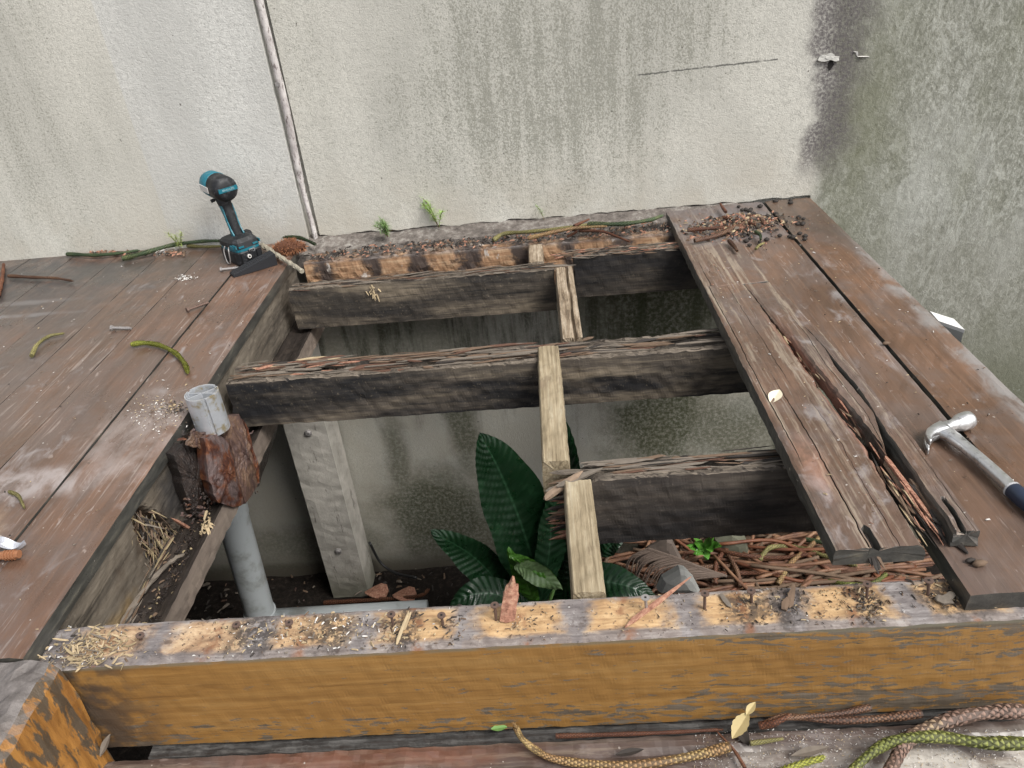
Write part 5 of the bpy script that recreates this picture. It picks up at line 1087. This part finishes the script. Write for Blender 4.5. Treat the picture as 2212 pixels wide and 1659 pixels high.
# ================================================================ SMALL THINGS ON THE DECKS
def coach(a, b_, mat, label, r_=.0042, hd_=.0085):
    a, b_ = Vector(a), Vector(b_); u_ = (b_ - a).normalized()
    m_ = MB().add(tube([a + u_ * .004, b_], r_, 8)); m_.add(tube([a, a + u_ * .006], hd_, 8)); n = int((b_ - a).length / .006)
    for k in range(n // 2, n): m_.add(tube([a + u_ * (.006 * k), a + u_ * (.006 * k + .002)], r_ * 1.3, 7))
    return m_.build('coach_screw', mat, group='loose screws and bolts on the left deck', origin=a, label=label, cat='screw')
coach(az_(240, 708, .008), az_(283, 709, .005), M['screw_grey'], 'pale corroded coach screw on the second left board')
coach(az_(403, 670, .009), az_(450, 653, .006), M['screw'], 'rusty bent coach screw lying near the deck edge')
coach(az_(476, 582, .008), az_(516, 578, .005), M['screw_grey'], 'grey bolt in front of the impact driver battery')
b = coach(az_(-14, 1202, .012), az_(42, 1197, .012), flat('orange_fibre', (.26, .11, .05), .7, 0, .3, 90), 'orange-brown plug lying at the left edge of the deck', .0085, .009)
# foil curl
P = []
V = []; Fc = []; c = az_(0, 1178, .012)
for i in range(15):
    t = i / 14; x0 = c.x - .02 + .075 * t
    for k in range(5): V.append(Vector((x0, c.y + (-.014 + .007 * k) * (1 - t ** 3) , .012 + .008 * sin(t * 7) + .005 * sin(k * 1.6 + t * 3))))
for i in range(14):
    for k in range(4): q = i * 5 + k; Fc.append((q, q + 5, q + 6, q + 1))
V2 = [v - Vector((0, 0, .0012)) for v in V]; n = len(V); F2 = Fc + [tuple(reversed([i + n for i in f])) for f in Fc]
mesh('foil_scrap', V + V2, F2, flat('crumpled_foil', (.55, .56, .60), .35, .5, .2), origin=c, label='crumpled silvery foil scrap at the left edge of the deck', cat='foil')
# pale chip of leaf on split board, cream leaf on step, small things
def flatleaf(c, d, L, W, mat, label, name='fallen_leaf', cat='leaf', up=0, curl=.1, notch=0, pin=False):
    V = []; Fc = []; c = Vector(c); d = Vector(d).normalized(); s_ = Vector((-d.y, d.x, 0)).normalized(); nr = d.cross(s_)
    for i in range(17):
        t = i / 16; w_ = W * .5 * sin(pi * t) ** .95 * 1.1 + .0004
        if notch: w_ *= 1 - .10 * (i % 3 == 0)
        for k in range(5): f = k / 4 * 2 - 1; V.append(c + d * (L * (t - .5)) + s_ * f * w_ + nr * (abs(f) * w_ * .35 + curl * L * (t - .5) ** 2))
    for i in range(16):
        for k in range(4): q = i * 5 + k; Fc.append((q, q + 1, q + 6, q + 5))
    n = len(V); V += [v - nr * .0008 for v in V]; Fc += [tuple(reversed([i + n for i in f])) for f in Fc]
    return mesh(name, V, Fc, mat, origin=c, label=label, cat=cat)
cream = flat('cream_dry_leaf', (.46, .37, .18), .7, 0, .15, 60)
a = az_(1582, 1596, -.24); b_ = az_(1618, 1538, -.215); flatleaf((a + b_) / 2, (b_ - a), (b_ - a).length, .024, cream, 'cream dry leaf with toothed edge on the step', notch=1)
a = az_(1612, 1545, -.215); b_ = ay_(1632, 1517, .862); flatleaf((a + b_) / 2, (b_ - a), (b_ - a).length, .012, cream, 'smaller cream leaf leaning up against the ochre beam')
flatleaf(az_(1604, 1590, -.255), (.3, -1, 0), .04, .018, M['chip_dark'], 'dark slate-like leaf behind the cream leaf')
flatleaf(az_(1750, 1624, -.25), (1, .2, 0), .07, .014, M['chip_grey'], 'grey shard behind the tan twig')
flatleaf(az_(1078, 1573, -.25), (1, .1, 0), .03, .012, lm2, 'tiny green leaf caught in the gap under the beam')
flatleaf(az_(1728, 1637, -.25), (1, .3, 0), .06, .012, M['chip_dark'], 'dark bluish pod lying above the tan twig') if False else None
flatleaf(az_(1340 + 20, 1625, -.25), (1, .15, 0), .05, .011, M['chip_dark'], 'dark pod lying above the tan twig on the step', 'seed_pod', 'pod')
a = az_(1665, 872, .035); b_ = az_(1684, 842, .04); flatleaf((a + b_) / 2, b_ - a, .056, .026, flat('cream_chip', (.72, .66, .50), .7, 0, .06), 'cream oval chip standing on the left edge of the split board', 'pale_chip', 'chip', curl=.05)
flatleaf(az_(1576, 448, -.0) * 0 + az_(862, 497, -.0), (1, .05, 0), .11, .022, M['chip_brown'], 'long brown dead leaf on the mortar ledge left of the ledger twigs')
flatleaf(az_(1412, 600, 0) * 0 + az_(228, 1610, -.22), (.3, .6, .5), .04, .014, M['chip_grey'], 'grey curled leaf in the corner beside the ochre beam')
flatleaf(az_(1942, 470, 0) * 0 + az_(1948, 565, .006) , (1, .1, 0), .0, .0, M['chip_red'], 'x') if False else None
for (x, y, s_, mt, lab) in ((2118, 1218, .013, 'chip_brown', 'brown seed pod on the smooth front of the right deck'), (2097, 1212, .009, 'chip_dark', 'small dark crumb beside the brown seed pod'), (1915, 742, .010, 'chip_brown', 'brown bud standing on the gap between the two right boards'), (1948, 1040, .0, '', '')):
    if s_:
        p = az_(x, y, s_ * .5); V_, F_ = tube([p - Vector((s_, 0, 0)), p - Vector((s_ * .5, 0, -.001)), p + Vector((s_ * .4, .002, 0)), p + Vector((s_, .003, 0))], lambda t, s_=s_: s_ * .55 * sin(pi * min(max(t, .08), .92)), 8, jit=.1); mesh('seed_pod', V_, F_, M[mt], origin=p, label=lab, cat='pod', smooth=True)
# heap of seeds, bark and twigs on the back of the right deck
b = MB()
for i in range(900):
    x = R.gauss(.69, .085); y = R.gauss(2.61, .055) + (x - .69) * .10
    if not (.49 < x < .95): continue
    dd = max(0, 1 - ((x - .69) / .17) ** 2 - ((y - 2.61) / .13) ** 2); b.add(crumb((x, y, .004 + R.random() * .030 * dd), R.uniform(.005, .016)), R.choice((0, 0, 1, 1, 2, 3, 4)))
b.build('bark_litter', [M['chip_red'], M['chip_brown'], M['chip_dark'], M['chip_pale'], M['chip_grey']], kind='stuff', origin=(.69, 2.6, 0), label='pile of bark chips and seeds swept onto the back of the right deck', cat='bark litter')
for pts, rad_, mt, lb in (([(1485, 497), (1540, 493), (1600, 490)], .010, 'red', 'rusty twig at the left of the bark pile'), ([(1500, 520), (1550, 508), (1610, 480), (1640, 472), (1650, 485)], .010, 'brown', 'bent brown twig looped over the bark pile'), ([(1560, 470), (1600, 476), (1632, 487)], .010, 'red', 'rusty twig on top of the bark pile'),
                          ([(1568, 458), (1560, 447), (1556, 440)], .008, 'red', 'short rusty twig pointing at the wall from the bark pile'), ([(1575, 520), (1586, 533), (1592, 542)], .010, 'brown', 'short brown twig below the bark pile'), ([(1632, 500), (1642, 508), (1643, 518)], .008, 'dkgreen', 'small green twig at the right of the bark pile'), ([(1632, 538), (1640, 530), (1650, 525)], .006, 'olive', 'tiny olive twig below the right of the bark pile')):
    frond([az_(x, y, .022) for x, y in pts], rad_, mt, lb, n=20)
b = MB()
for i in range(46):
    p = az_(R.uniform(1560, 1740), R.uniform(425, 540), .006); s_ = R.uniform(.006, .010); b.add(tube([p - Vector((s_, 0, 0)), p, p + Vector((s_, .002, 0))], lambda t, s_=s_: s_ * (.9 if t == .5 else .35), 7))
b.build('round_seeds', M['chip_dark'], kind='stuff', origin=(.8, 2.7, 0), label='dark round seeds scattered beside the bark pile', cat='seeds', smooth=True)
# grit, sawdust and flakes
def grit(name, label, n, fn, mats, s0, s1, cat='grit', org=(0, 0, 0)):
    b = MB()
    for i in range(n):
        p = fn()
        if p is None: continue
        b.add(crumb(p, R.uniform(s0, s1)), R.randrange(len(mats)))
    return b.build(name, mats, kind='stuff', origin=org, label=label, cat=cat)
W3 = [M['chip_white'], M['chip_pale'], M['chip_grey'], M['chip_brown'], M['chip_dark']]
grit('deck_grit', 'pale grit and wood crumbs scattered over the left deck', 330, lambda: Vector((R.uniform(-2.3, -.94), R.uniform(.9, 2.8), .0015)), W3, .0015, .006, org=(-1.6, 1.8, 0))
grit('paint_flakes', 'white paint flakes in a patch on the left deck seam', 90, lambda: az_(R.gauss(400, 11), R.gauss(600, 3), .002), [M['chip_white'], M['chip_grey']], .003, .008, 'flakes', tuple(az_(400, 600)))
grit('white_crumbs', 'white crumbs under the twig by the left wall', 70, lambda: az_(R.gauss(352, 12), R.gauss(543, 3), .002), [M['chip_white']], .003, .007, 'crumbs', tuple(az_(352, 543)))
grit('sawdust', 'bright sawdust near the aluminium pole stub', 260, lambda: az_(R.gauss(335, 32), R.gauss(895, 22), .002), [M['chip_white'], M['chip_pale'], M['chip_brown']], .0012, .005, 'sawdust', tuple(az_(335, 895)))
grit('dark_crumbs', 'dark crumbs in a patch left of the pole stub', 90, lambda: az_(R.gauss(378, 12), R.gauss(880, 8), .003), [M['chip_dark'], M['chip_brown'], M['chip_pale']], .003, .008, 'crumbs', tuple(az_(378, 880)))
grit('wall_foot_litter', 'brown leaf litter along the foot of the left wall', 130, lambda: az_(R.uniform(190, 400), 552 - R.uniform(0, 9), .006), [M['chip_brown'], M['chip_red'], M['chip_dark']], .006, .02, 'litter', tuple(az_(300, 545)))
grit('right_deck_grit', 'pale specks and slivers scattered over the right deck', 230, lambda: Vector((R.uniform(.67, 1.02), R.uniform(.92, 2.8), .003)), W3, .0015, .006, org=(.85, 1.8, 0))
def ob():
    y = R.uniform(1.02, 2.5); x = R.uniform(.49, .60); return Vector((x, y, lift(y) + .002))
grit('split_board_grit', 'slivers and specks scattered over the split board', 90, ob, [M['chip_pale'], M['chip_red'], M['chip_white'], M['chip_brown']],   .0015, .006, org=(.55, 1.8, .02))
grit('step_sand', 'pale sand spilt on the step at the lower right', 1500, lambda: zz(R.uniform(1500, 2230), R.uniform(1575, 1665), -.014), [M['chip_pale'], M['chip_white'], M['chip_white'], M['chip_grey']], .0008, .0028, 'sand', tuple(zz(1900, 1620)))
def lg():
    x = R.uniform(-.9, .48); return Vector((x, R.uniform(2.70, 2.80), -.030 + R.uniform(0, .010)))
grit('ledger_litter', 'bark and dirt lying along the back ledger and mortar', 900, lg, [M['chip_brown'], M['chip_dark'], M['chip_grey'], M['chip_red'], M['chip_dark']], .005, .016, 'litter', (-.2, 2.74, -.03))

# ---------------------------------------------------------------- turn the measured units into metres
for me in {o.data for o in sc.objects if o.type == 'MESH'}: me.transform(Matrix.Scale(S, 4))
for o in sc.objects:
    if o.type in ('MESH', 'EMPTY'): o.location = o.location * S
